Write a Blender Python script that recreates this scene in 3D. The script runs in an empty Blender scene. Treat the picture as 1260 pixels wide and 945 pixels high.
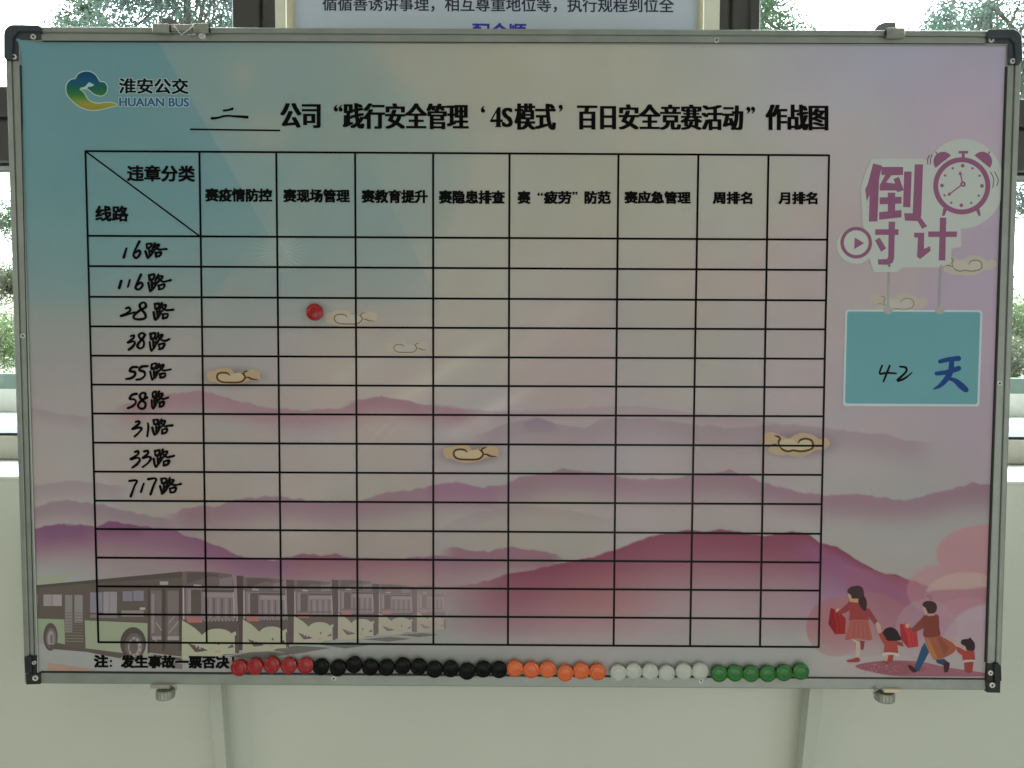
import bpy, math, random
import numpy as np
from mathutils import Vector, Matrix, Euler
from mathutils.geometry import tessellate_polygon

random.seed(7)
rng = np.random.default_rng(11)
S = bpy.context.scene
COL = S.collection

# ------------------------------------------------------------------ camera
F = 983.0
ZB = 1.40                                   # height of the board's centre above the floor
ROT = (math.pi/2 - 0.0533170, -0.0045477, 0.0028968)
CAM = Vector((0.0026887, -0.9626768, 0.0285755 + ZB))
cam = bpy.data.cameras.new('camera')
cam.sensor_width = 36.0
cam.lens = F/1260*36
cam.clip_start = 0.02
cam.clip_end = 400
camo = bpy.data.objects.new('camera', cam)
COL.objects.link(camo)
camo.location = CAM
camo.rotation_euler = ROT
S.camera = camo
RM = np.array(Euler(ROT).to_matrix())
CN = np.array(CAM)

# ------------------------------------------------------------------ world, light, exposure
w = bpy.data.worlds.new('World')
S.world = w
w.use_nodes = True
bg = w.node_tree.nodes['Background']
bg.inputs[0].default_value = (0.93, 1.0, 0.86, 1)
bg.inputs[1].default_value = 0.235
S.view_settings.view_transform = 'Standard'
S.view_settings.look = 'None'
S.view_settings.exposure = 0
S.view_settings.gamma = 1


def area(name, loc, target, size, size_y, power, color):
    l = bpy.data.lights.new(name, 'AREA')
    l.shape = 'RECTANGLE'
    l.size, l.size_y = size, size_y
    l.energy = power
    l.color = color
    o = bpy.data.objects.new(name, l)
    COL.objects.link(o)
    o.location = loc
    d = Vector(target) - Vector(loc)
    o.rotation_euler = d.to_track_quat('-Z', 'Y').to_euler()
    return o


area('floor_bounce_lamp', (0.4, -2.6, 0.75), (0.1, 0, 1.5), 3.0, 1.4, 12.6, (1.0, 0.99, 0.95))  # added low lamp standing in for light bounced up off the floor
area('left_fill_lamp', (-3.0, -2.0, 1.8), (-0.5, 0, 1.45), 1.4, 1.2, 9.2, (1.0, 0.97, 0.87))  # added warm fill, brightens the left side
area('right_fill_lamp', (3.2, -2.4, 1.9), (0.5, 0, 1.45), 1.6, 1.2, 10.6, (0.90, 0.99, 1.0))  # added cool fill, brightens the right side
area('film_glare_lamp', (0.62, -2.6, 0.78), (0.17, 0, 1.23), 0.22, 0.42, 1.5, (0.96, 1.0, 0.97))  # added only to put a soft glare on the film

# ------------------------------------------------------------------ helpers
def P(x, y, Y=0.0):
    """point of the real plane y = Y seen at photograph position (x, y); accepts arrays"""
    x = np.asarray(x, float); y = np.asarray(y, float)
    d = np.stack([(x-630)/F, -(y-472.5)/F, -np.ones_like(x)], -1) @ RM.T
    t = (Y - CN[1])/d[..., 1]
    return CN + d*t[..., None]


def s2l(c):
    c = np.asarray(c, float)/255.0
    return np.where(c <= 0.04045, c/12.92, ((c+0.055)/1.055)**2.4)


KILL = np.array([0.395, 0.418, 0.380])         # how bright a white surface shows on the board in the room's light


def ink(c):
    return np.clip(s2l(c)/KILL - 0.004, 0.002, 0.85)


def mesh_obj(name, verts, faces, mat=None, parent=None, smooth=False):
    me = bpy.data.meshes.new(name)
    me.from_pydata([tuple(v) for v in verts], [], [tuple(f) for f in faces])
    me.update()
    if mat: me.materials.append(mat)
    if smooth:
        me.polygons.foreach_set('use_smooth', [True]*len(me.polygons))
    o = bpy.data.objects.new(name, me)
    COL.objects.link(o)
    if parent:
        o.parent = parent
        o.matrix_parent_inverse = parent.matrix_world.inverted()
    return o


def tag(o, label=None, cat=None, group=None, kind=None):
    for k, v in (('label', label), ('category', cat), ('group', group), ('kind', kind)):
        if v: o[k] = v
    return o


def empty(name, loc, label, cat, group=None):
    o = bpy.data.objects.new(name, None)
    COL.objects.link(o)
    o.location = loc
    o.empty_display_size = 0.05
    bpy.context.view_layer.update()
    return tag(o, label, cat, group)


class MB:
    def __init__(s): s.v = []; s.f = []
    def add(s, vs, fs):
        n = len(s.v); s.v += [tuple(a) for a in vs]; s.f += [tuple(i+n for i in f) for f in fs]
    def box(s, x0, x1, y0, y1, z0, z1, b=0.0):
        if b <= 0:
            s.add([(x0,y0,z0),(x1,y0,z0),(x1,y1,z0),(x0,y1,z0),(x0,y0,z1),(x1,y0,z1),(x1,y1,z1),(x0,y1,z1)],
                  [(0,3,2,1),(4,5,6,7),(0,1,5,4),(1,2,6,5),(2,3,7,6),(3,0,4,7)])
            return
        vs = []; idx = {}
        for sx in (0,1):
            for sy in (0,1):
                for sz in (0,1):
                    X=(x0,x1)[sx]; Y=(y0,y1)[sy]; Z=(z0,z1)[sz]
                    dx=(b,-b)[sx]; dy=(b,-b)[sy]; dz=(b,-b)[sz]
                    for a,p in enumerate(((X,Y+dy,Z+dz),(X+dx,Y,Z+dz),(X+dx,Y+dy,Z))):
                        idx[(sx,sy,sz,a)] = len(vs); vs.append(p)
        fs=[]
        def q(k): return [idx[t] for t in k]
        for sx in (0,1): fs.append(q([(sx,0,0,0),(sx,1,0,0),(sx,1,1,0),(sx,0,1,0)]))
        for sy in (0,1): fs.append(q([(0,sy,0,1),(1,sy,0,1),(1,sy,1,1),(0,sy,1,1)]))
        for sz in (0,1): fs.append(q([(0,0,sz,2),(1,0,sz,2),(1,1,sz,2),(0,1,sz,2)]))
        for sy in (0,1):
            for sz in (0,1): fs.append(q([(0,sy,sz,1),(1,sy,sz,1),(1,sy,sz,2),(0,sy,sz,2)]))
        for sx in (0,1):
            for sz in (0,1): fs.append(q([(sx,0,sz,0),(sx,1,sz,0),(sx,1,sz,2),(sx,0,sz,2)]))
        for sx in (0,1):
            for sy in (0,1): fs.append(q([(sx,sy,0,0),(sx,sy,1,0),(sx,sy,1,1),(sx,sy,0,1)]))
        for sx in (0,1):
            for sy in (0,1):
                for sz in (0,1): fs.append(q([(sx,sy,sz,0),(sx,sy,sz,1),(sx,sy,sz,2)]))
        s.add(vs, fs)
    def prism(s, poly, y0, y1, b=0.0):
        """outline in (x, z), extruded from y0 (front) to y1 (back), front edge bevelled by b"""
        n=len(poly); A=np.array(poly, float)
        area2=sum(A[i,0]*A[(i+1)%n,1]-A[(i+1)%n,0]*A[i,1] for i in range(n))
        if area2<0: A=A[::-1].copy()
        rings=[]
        if b>0:
            ins=[]
            for i in range(n):
                p,c,q=A[i-1],A[i],A[(i+1)%n]
                e1=(c-p)/max(1e-9,np.linalg.norm(c-p)); e2=(q-c)/max(1e-9,np.linalg.norm(q-c))
                n1=np.array([-e1[1],e1[0]]); n2=np.array([-e2[1],e2[0]])
                m=n1+n2; m/=max(1e-9,np.linalg.norm(m)); m/=max(0.5,m@n1)
                ins.append((m))
            ins=np.array(ins)
            for k in range(4):
                a=k/3*math.pi/2
                rings.append([(x,y0+b*(1-math.sin(a)),z) for x,z in A+ins*b*(1-math.cos(a))][:])
            rings=rings[::-1]
        else:
            rings.append([(x,y0,z) for x,z in A])
        rings.append([(x,y1,z) for x,z in A])
        vs=[p for r in rings for p in r]; fs=[]
        for k in range(len(rings)-1):
            for i in range(n):
                j=(i+1)%n; fs.append((k*n+i,k*n+j,(k+1)*n+j,(k+1)*n+i))
        fr=[Vector(p) for p in rings[0]]
        for t in tessellate_polygon([fr]): fs.append(tuple(t))
        m=(len(rings)-1)*n
        for t in tessellate_polygon([[Vector(p) for p in rings[-1]]]): fs.append(tuple(i+m for i in t[::-1]))
        s.add(vs,fs)
    def lathe(s, c, prof, n=28, axis='y'):
        """prof: (radius, height) – height towards the camera (-y) or up"""
        base=len(s.v); vs=[]; fs=[]
        for r,h in prof:
            for i in range(n):
                a=2*math.pi*i/n
                if axis=='y': vs.append((c[0]+r*math.cos(a), c[1]-h, c[2]+r*math.sin(a)))
                else: vs.append((c[0]+r*math.cos(a), c[1]+r*math.sin(a), c[2]+h))
        for k in range(len(prof)-1):
            for i in range(n):
                j=(i+1)%n; fs.append((k*n+i,k*n+j,(k+1)*n+j,(k+1)*n+i))
        fs.append(tuple(range(n))[::-1]); fs.append(tuple((len(prof)-1)*n+i for i in range(n)))
        s.add(vs,fs)
    def tube(s, pts, r, n=8):
        pts=[Vector(p) for p in pts]; rr=r if hasattr(r,'__len__') else [r]*len(pts)
        vs=[]; fs=[]
        for i,p in enumerate(pts):
            t=(pts[min(i+1,len(pts)-1)]-pts[max(i-1,0)]).normalized()
            u=t.orthogonal().normalized() if i==0 else (u-t*u.dot(t)).normalized()
            v=t.cross(u)
            for k in range(n):
                a=2*math.pi*k/n; vs.append(tuple(p+(u*math.cos(a)+v*math.sin(a))*rr[i]))
        for i in range(len(pts)-1):
            for k in range(n):
                j=(k+1)%n; fs.append((i*n+k,i*n+j,(i+1)*n+j,(i+1)*n+k))
        fs.append(tuple(range(n))[::-1]); fs.append(tuple((len(pts)-1)*n+k for k in range(n)))
        s.add(vs,fs)
    def build(s,name,mat,parent=None,smooth=False):
        return mesh_obj(name,s.v,s.f,mat,parent,smooth)


# ------------------------------------------------------------------ materials
def mat(name, color=(.5,.5,.5), rough=.5, metal=0.0, coat=0.0, var=0.0, vscale=8.0, bump=0.0, bscale=60.0, sss=0.0, trans=0.0, spec=0.5, attr=None):
    m = bpy.data.materials.new(name); m.use_nodes = True
    nt = m.node_tree; b = nt.nodes['Principled BSDF']
    b.inputs['Roughness'].default_value = rough
    b.inputs['Metallic'].default_value = metal
    b.inputs['Coat Weight'].default_value = coat
    b.inputs['Coat Roughness'].default_value = 0.16
    b.inputs['Specular IOR Level'].default_value = spec
    b.inputs['Subsurface Weight'].default_value = sss
    b.inputs['Subsurface Radius'].default_value = (0.004,0.003,0.003)
    b.inputs['Transmission Weight'].default_value = trans
    b.inputs['Base Color'].default_value = (*color,1)
    tc = nt.nodes.new('ShaderNodeTexCoord')
    src = None
    if attr:
        a = nt.nodes.new('ShaderNodeAttribute'); a.attribute_name = attr; src = a.outputs['Color']
        nt.links.new(src, b.inputs['Base Color'])
    if var > 0:
        n = nt.nodes.new('ShaderNodeTexNoise'); n.inputs['Scale'].default_value = vscale; n.inputs['Detail'].default_value = 6
        nt.links.new(tc.outputs['Object'], n.inputs['Vector'])
        mr = nt.nodes.new('ShaderNodeMapRange'); mr.inputs[1].default_value=.3; mr.inputs[2].default_value=.7
        mr.inputs[3].default_value = 1-var; mr.inputs[4].default_value = 1+var
        nt.links.new(n.outputs['Fac'], mr.inputs[0])
        mx = nt.nodes.new('ShaderNodeMix'); mx.data_type='RGBA'; mx.blend_type='MULTIPLY'; mx.inputs[0].default_value=1
        if src: nt.links.new(src, mx.inputs[6])
        else: mx.inputs[6].default_value = (*color,1)
        nt.links.new(mr.outputs[0], mx.inputs[7])
        nt.links.new(mx.outputs[2], b.inputs['Base Color'])
        mr2 = nt.nodes.new('ShaderNodeMapRange'); mr2.inputs[3].default_value=max(0,rough-.08); mr2.inputs[4].default_value=min(1,rough+.08)
        nt.links.new(n.outputs['Fac'], mr2.inputs[0]); nt.links.new(mr2.outputs[0], b.inputs['Roughness'])
    if bump > 0:
        n = nt.nodes.new('ShaderNodeTexNoise'); n.inputs['Scale'].default_value = bscale; n.inputs['Detail'].default_value = 4
        nt.links.new(tc.outputs['Object'], n.inputs['Vector'])
        bp = nt.nodes.new('ShaderNodeBump'); bp.inputs['Strength'].default_value = bump; bp.inputs['Distance'].default_value = .01
        nt.links.new(n.outputs['Fac'], bp.inputs['Height']); nt.links.new(bp.outputs[0], b.inputs['Normal'])
        if coat: nt.links.new(bp.outputs[0], b.inputs['Coat Normal'])
    return m


M_print = mat('printed_film', attr='Col', rough=.38, coat=.16, spec=.07, bump=.05, bscale=5, var=.02, vscale=14)
M_ink = mat('black_marker_ink', (.006,.006,.006), rough=.4, spec=.3)
M_tin = mat('board_backing', (.4,.4,.38), rough=.5, var=.05)
M_alu = mat('brushed_aluminium', (.36,.385,.35), rough=.40, metal=.55, var=.08, vscale=40, bump=.02, bscale=200)
M_gap = mat('dark_gap_strip', (.02,.02,.018), rough=.6, var=.1)
M_cap = mat('grey_blue_plastic', (.045,.055,.07), rough=.42, var=.12, vscale=60, bump=.05, bscale=300)
M_capb = mat('black_plastic', (.016,.019,.018), rough=.42, var=.15, vscale=60, bump=.05, bscale=300)
M_chrome = mat('bright_screw_metal', (.88,.88,.85), rough=.22, metal=.55, var=.1, vscale=200)
M_zinc = mat('dull_zinc', (.40,.41,.36), rough=.36, metal=.6, var=.15, vscale=90, bump=.04, bscale=300)
M_wall = mat('cream_wall_paint', (.72,.745,.65), rough=.32, coat=.15, var=.05, vscale=2.2, bump=.05, bscale=25)
M_pier = mat('pier_paint', (.84,.84,.72), rough=.6, var=.03, vscale=6, bump=.04, bscale=60)
M_sill = mat('white_sill_stone', (.88,.88,.85), rough=.35, var=.04, vscale=20)
M_taupe = mat('taupe_window_frame', (.058,.053,.051), rough=.45, var=.06, vscale=30)
M_dark = mat('black_rubber', (.008,.008,.008), rough=.6, var=.1)
M_beige = mat('beige_frame_paint', (.40,.38,.32), rough=.5, var=.05, vscale=20)
M_leg = mat('grey_green_painted_leg', (.61,.64,.55), rough=.4, var=.04, vscale=20)
M_cream = mat('cream_moulding', (.72,.66,.47), rough=.4, var=.05, vscale=50)
M_notice = mat('pale_blue_paper', (.60,.68,.78), rough=.45, coat=.1, var=.02)
M_nink = mat('notice_black_ink', (.02,.02,.025), rough=.5)
M_nblue = mat('notice_blue_ink', (.03,.05,.22), rough=.5)
M_floor = mat('grey_floor_tile', (.45,.44,.40), rough=.3, var=.08, vscale=3)

def glass_mat():
    m = bpy.data.materials.new('window_glass'); m.use_nodes=True; nt=m.node_tree
    for n in list(nt.nodes): nt.nodes.remove(n)
    o=nt.nodes.new('ShaderNodeOutputMaterial'); t=nt.nodes.new('ShaderNodeBsdfTransparent'); g=nt.nodes.new('ShaderNodeBsdfGlossy')
    t.inputs[0].default_value=(.93,.97,.96,1); g.inputs['Roughness'].default_value=.02
    f=nt.nodes.new('ShaderNodeFresnel'); f.inputs[0].default_value=1.45; mx=nt.nodes.new('ShaderNodeMixShader')
    ge=nt.nodes.new('ShaderNodeNewGeometry'); sb=nt.nodes.new('ShaderNodeMath'); sb.operation='SUBTRACT'; sb.inputs[0].default_value=1; ml=nt.nodes.new('ShaderNodeMath'); ml.operation='MULTIPLY'
    nt.links.new(ge.outputs['Backfacing'],sb.inputs[1]); nt.links.new(sb.outputs[0],ml.inputs[0]); nt.links.new(f.outputs[0],ml.inputs[1]); nt.links.new(ml.outputs[0],mx.inputs[0]); nt.links.new(t.outputs[0],mx.inputs[1]); nt.links.new(g.outputs[0],mx.inputs[2]); nt.links.new(mx.outputs[0],o.inputs[0])
    return m
M_glass = glass_mat()

# ================================================================== THE SETTING
WY = 0.060       # room face of the wall
GY = 0.225       # plane of the windows
def px(x,y,Y=0.0):
    p=P(x,y,Y); return float(p[0]),float(p[2])

sill_zl = px(10,588,WY-.012)[1]; 
pierL = px(338.5,20,WY)[0]; pierR = px(885.5,20,WY)[0]
SZ = 0.5*(px(10,588,WY-.012)[1]+px(1250,593,WY-.012)[1])      # top of the sill
TOPZ = 2.55
b=MB(); b.box(-14,14,WY,WY+.26,0,SZ-.0045)
tag(b.build('wall',M_wall),kind='structure')
b=MB(); b.box(pierL,pierR,WY,WY+.26,SZ,TOPZ)
tag(b.build('wall_pier',M_pier),kind='structure')
b=MB(); b.box(-14,14,WY,WY+.26,TOPZ,3.2); b.box(-14,-2.45,WY,WY+.26,SZ-.034,TOPZ); b.box(2.45,14,WY,WY+.26,SZ-.034,TOPZ)  # unseen wall ends reach far out to keep sky light off the floor
tag(b.build('upper_wall',M_wall),kind='structure')
b=MB(); b.box(-2.449,2.449,WY-.003,WY+.262,SZ-.0042,SZ,.001)
tag(b.build('window_sill',M_sill),kind='structure')
b=MB(); b.box(-5,5,-5,WY+.2,-.12,0)
tag(b.build('floor',M_floor),kind='structure')
b=MB(); b.box(-14,14,-6,WY+.3,3.2,3.3)  # out of view, added to stop sky light reaching the floor from above
tag(b.build('unseen_ceiling',M_sill),kind='structure')

def window(side, label):
    L = side<0
    w = empty('window', ((-1.4 if L else 1.4), GY, SZ), label, 'window')
    if L: xi = px(285,20,GY)[0]; xo=-2.44; tz=[px(5,a,GY)[1] for a in (105.5,143,147.5,199)]; bz=px(5,533,GY-.03)[1]
    else: xi = px(935,20,GY)[0]; xo=2.44; tz=[px(1257,a,GY)[1] for a in (121,155.5,160.5,211)]; bz=px(1257,538,GY-.03)[1]
    def bx(name,m,x0,x1,y0,y1,z0,z1,bev=.002):
        q=MB(); q.box(min(x0,x1),max(x0,x1),y0,y1,z0,z1,bev); return q.build(name,m,w)
    edge = pierL if L else pierR
    mid = px(320 if L else 900,20,GY)[0]
    s = 1 if L else -1
    bx('jamb',M_taupe, xi, mid-s*.002, GY,GY+.07,SZ+.002,TOPZ-.002)
    bx('jamb_gasket',M_dark, mid-s*.0025, mid+s*.0025, GY+.006,GY+.06,SZ+.002,TOPZ-.002,0)
    bx('jamb',M_taupe, mid+s*.002, edge+s*.06, GY+.003,GY+.07,SZ+.002,TOPZ-.002)
    if not L: bx('jamb_trim',M_taupe, px(922,20,GY)[0], px(934,20,GY)[0], GY-.008,GY-.0002,SZ+.05,TOPZ-.002)
    bx('jamb',M_taupe, xo, xo+s*.06, GY,GY+.07,SZ+.002,TOPZ-.002)
    x0,x1=(xo+s*.06, xi)
    bx('transom',M_taupe, x0,x1,GY,GY+.07,tz[1],tz[0])
    bx('transom_gasket',M_dark, x0,x1,GY+.008,GY+.06,tz[2],tz[1],0)
    bx('transom',M_taupe, x0,x1,GY,GY+.07,tz[3],tz[2])
    bx('transom_gasket',M_dark, x0,x1,GY+.01,GY+.06,tz[3]-.004,tz[3]-.0003,0)
    bx('bottom_rail',M_beige, x0,x1,GY-.03,GY+.07,SZ+.0006,bz-.004)
    bx('rail_gasket',M_dark, x0,x1,GY-.026,GY+.06,bz-.0038,bz,0)
    bx('head_rail',M_taupe, x0,x1,GY,GY+.07,TOPZ-.07,TOPZ-.002)
    bx('lower_pane',M_glass, x0,x1,GY+.04,GY+.044,bz,tz[3]-.004,0)
    bx('upper_pane',M_glass, x0,x1,GY+.04,GY+.044,tz[0],TOPZ-.07,0)
window(-1,'taupe framed window behind the left end of the whiteboard')
window(1,'taupe framed window behind the right end of the whiteboard')

# ---- outdoors
M_sky = bpy.data.materials.new('bright_sky'); M_sky.use_nodes=True
nt=M_sky.node_tree
for n in list(nt.nodes): nt.nodes.remove(n)
o_=nt.nodes.new('ShaderNodeOutputMaterial'); e_=nt.nodes.new('ShaderNodeEmission'); e_.inputs[0].default_value=(.95,.99,1,1); e_.inputs[1].default_value=12.0
nt.links.new(e_.outputs[0],o_.inputs[0])
vs=[];fs=[];nu,nv=40,20
for i in range(nv+1):
    for j in range(nu+1):
        th=math.radians(12+156*j/nu); ph=-.12+(math.pi/2+.12)*i/nv
        vs.append((120*math.cos(th)*math.cos(ph), .5+120*math.sin(th)*math.cos(ph), 120*math.sin(ph)))
for i in range(nv):
    for j in range(nu):
        a=i*(nu+1)+j; fs.append((a,a+1,a+nu+2,a+nu+1))
tag(mesh_obj('sky',vs,fs,M_sky),kind='structure')

M_pave=mat('pale_concrete',(.40,.40,.37),rough=.8,var=.06,vscale=1.5,bump=.1)
M_bank=mat('dry_grass_bank',(.20,.19,.15),rough=.95,var=.45,vscale=1.1,bump=.6,bscale=6)
b=MB(); b.box(-60,60,.33,118,-.3,-.05)
tag(b.build('ground',M_pave),kind='structure')
vs=[];fs=[];nx,ny=90,50
for i in range(ny+1):
    for j in range(nx+1):
        x=-45+90*j/nx; t=i/ny; y=17+40*t
        z=-.1+ (5.4*t**.75)+ .35*math.sin(x*.7+3*t)*t+.25*math.sin(x*1.9+y)*t+random.uniform(-.06,.06)
        vs.append((x,y,z))
for i in range(ny):
    for j in range(nx):
        a=i*(nx+1)+j; fs.append((a,a+1,a+nx+2,a+nx+1))
tag(mesh_obj('grassy_bank',vs,fs,M_bank,smooth=True),kind='structure')

M_lw=mat('white_boundary_wall',(.75,.75,.72),rough=.8,var=.05)
M_rail=mat('pale_teal_rail',(.17,.24,.215),rough=.5,var=.08)
bw=empty('boundary_wall',(0,15.2,-.05),'low white boundary wall with pale teal rail outside the windows','wall')
b=MB(); b.box(-30,30,15.2,15.4,-.05,.42); b.build('wall_base',M_lw,bw)
b=MB(); b.box(-30,30,15.16,15.44,.42,.73,.01); b.build('rail',M_rail,bw)

def leaf_mat(name,c,var=.35):
    m=mat(name,c,rough=.6,var=var,vscale=2.5)
    nt=m.node_tree; b=nt.nodes['Principled BSDF']; o=nt.nodes['Material Output']
    t=nt.nodes.new('ShaderNodeBsdfTranslucent'); t.inputs[0].default_value=(c[0]*.9,c[1]*1.0,c[2]*.85,1)
    mx=nt.nodes.new('ShaderNodeMixShader'); mx.inputs[0].default_value=.5
    nt.links.new(b.outputs[0],mx.inputs[1]); nt.links.new(t.outputs[0],mx.inputs[2]); nt.links.new(mx.outputs[0],o.inputs[0])
    return m
M_leafs=[leaf_mat('leaf_green',(.10,.155,.10)),leaf_mat('leaf_blue_green',(.11,.155,.15)),leaf_mat('leaf_yellow_green',(.13,.185,.08)),leaf_mat('leaf_olive',(.13,.145,.09))]
M_bark=mat('bark',(.17,.15,.13),rough=.9,var=.3,vscale=8,bump=.4,bscale=20)

def leaves(centres, n, size, spread):
    c=np.array(centres)[rng.integers(0,len(centres),n)]
    p=c+rng.normal(0,1,(n,3))*spread
    a=rng.normal(0,1,(n,3)); a/=np.linalg.norm(a,axis=1)[:,None]
    bb=np.cross(a,rng.normal(0,1,(n,3))); bb/=np.linalg.norm(bb,axis=1)[:,None]
    s=size*rng.uniform(.6,1.3,(n,1))
    v=np.stack([p-a*s, p+bb*s*.42-a*s*.1, p+a*s, p-bb*s*.42-a*s*.1],1).reshape(-1,3)
    f=np.arange(4*n).reshape(-1,4)
    return v,f

def tree(base, crown_c, crown_r, nleaf, leaf, mi, label, clumps=60):
    t=empty('tree',base,label,'tree','trees outside the windows')
    q=MB(); bx_,by_,bz_=base; cx,cy,cz=crown_c
    top=(cx,cy,cz+crown_r[2]*.5)
    pts=[Vector(base).lerp(Vector(top),k/7)+Vector((random.uniform(-.05,.05),random.uniform(-.05,.05),0))*(k>0) for k in range(8)]
    q.tube(pts,[.16*(1-k/9) for k in range(8)],9)
    q.build('trunk',M_bark,t,True)
    cc=[];q=MB()
    for i in range(clumps):
        d=rng.normal(0,1,3); d/=np.linalg.norm(d); rr=random.uniform(.35,1.0)**.6
        c=np.array(crown_c)+d*np.array(crown_r)*rr
        cc.append(c)
        if i%2==0:
            st=pts[random.randint(3,7)]
            m=(Vector(st)+Vector(c))/2+Vector((0,0,-.1))
            q.tube([st,m,c],[.03,.018,.006],5)
            for _ in range(2):
                e=Vector(c)+Vector(rng.normal(0,.22,3)); q.tube([c,e],[.008,.003],4)
    q.build('branches',M_bark,t)
    v,f=leaves(cc,nleaf,leaf,crown_r[0]*.13)
    mesh_obj('crown',v.tolist(),f.tolist(),M_leafs[mi],t)

def at(x,y,Y): 
    p=P(x,y,Y); return (float(p[0]),float(p[1]),float(p[2]))
c=at(225,40,9.0); tree((c[0],9.0,-.05),(c[0]+.05,9.0,c[2]),(1.3,1.1,1.5),34000,.030,1,'leafy tree filling the left window top, beside the white sky',85)
c=at(120,60,11.0); tree((c[0]-.2,11.0,-.05),(c[0]+.1,11.0,c[2]),(.6,.7,1.0),8000,.032,0,'thin crown showing at the left window, left of the fuller tree',40)
c=at(955,70,9.5); tree((c[0]-.2,9.5,-.05),(c[0]-.35,9.5,c[2]),(.85,.9,1.15),14000,.030,0,'tree showing at the inner top of the right window',60)
c=at(1215,55,9.0); tree((c[0]+.3,9.0,-.05),(c[0]+.05,9.0,c[2]),(.85,.9,1.05),12000,.030,1,'sparse bluish tree above the right top corner of the whiteboard',60)
c=at(1150,90,12.0); tree((c[0]+.3,12.0,-.05),(c[0]+.55,12.0,c[2]+.2),(.9,.9,1.0),8000,.034,0,'thin distant tree top left of the right corner of the whiteboard',40)

def bush(base, r, n, leaf, mi, label):
    t=empty('bush',base,label,'bush','bushes on the bank outside')
    cc=[];q=MB()
    for i in range(26):
        d=rng.normal(0,1,3); d[2]=abs(d[2]); d/=np.linalg.norm(d)
        c=np.array(base)+d*np.array(r)*random.uniform(.3,1); cc.append(c)
        q.tube([base,(Vector(base)+Vector(c))/2+Vector((0,0,.1)),c],[.03,.02,.008],5)
    q.build('stems',M_bark,t)
    v,f=leaves(cc,n,leaf,r[0]*.2)
    mesh_obj('foliage',v.tolist(),f.tolist(),M_leafs[mi],t)
for (X,Yp,D,r,mi,lb) in [(-6,285,24,(1.5,1,1.3),0,'dark green bush seen through the left window just under the frame bar'),
                      (14,360,21,(1.0,.8,.9),3,'olive scrub seen through the left window at mid height'),
                      (-12,440,18.5,(1.2,.8,1.2),2,'yellow green shrub low in the left window'),
                      (1262,262,26,(1.4,1,1.5),1,'bluish green bush high on the bank in the right window'),
                      (1256,418,19,(1.3,.8,1.35),2,'bright green bush at mid height in the right window'),
                      (1240,455,17.5,(.9,.6,.5),3,'brownish scrub just over the teal rail in the right window')]:
    c=at(X,Yp,D); bush(c,r,5200,.05,mi,lb)

# ================================================================== FRAMED NOTICE ON THE PIER
nb=empty('framed_notice',(0,WY-.01,2.0),'pale blue notice in a cream frame hanging on the pier above the whiteboard','notice')
NY=WY-.012
nl,_=px(352,20,NY); nr,_=px(866,20,NY)
z0=px(630,60,NY)[1]; z1=z0+.42
b=MB(); b.box(nl+.006,nr-.006,NY+.004,WY-.0005,z0+.006,z1-.006); b.build('backing',M_notice,nb)
wd=px(362,20,NY)[0]-nl
for (x0,x1,a,c_) in ((nl,nl+wd,z0,z1),(nr-wd*.7,nr,z0,z1)):
    b=MB(); b.box(x0,x1,NY-.004,WY-.0004,a,c_,.002); b.build('frame_side',M_cream,nb)
for (a,c_) in ((z0,z0+wd),(z1-wd,z1)):
    b=MB(); b.box(nl+wd,nr-wd*.7,NY-.004,WY-.0004,a,c_,.002); b.build('frame_side',M_cream,nb)

# ================================================================== TEXT
_cache={}
def glyphs(text, offset=0.0, shear=0.0):
    k=(text,offset,shear)
    if k in _cache: return _cache[k]
    cu=bpy.data.curves.new('t','FONT'); cu.body=text; cu.size=1; cu.resolution_u=3; cu.offset=offset; cu.shear=shear; cu.fill_mode='FRONT'
    o=bpy.data.objects.new('t',cu); COL.objects.link(o)
    bpy.context.view_layer.update()
    dg=bpy.context.evaluated_depsgraph_get()
    me=bpy.data.meshes.new_from_object(o.evaluated_get(dg))
    v=np.array([vv.co[:] for vv in me.vertices]); f=[tuple(p.vertices) for p in me.polygons]
    bpy.data.objects.remove(o); bpy.data.meshes.remove(me); bpy.data.curves.remove(cu)
    _cache[k]=(v,f); return v,f

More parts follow.
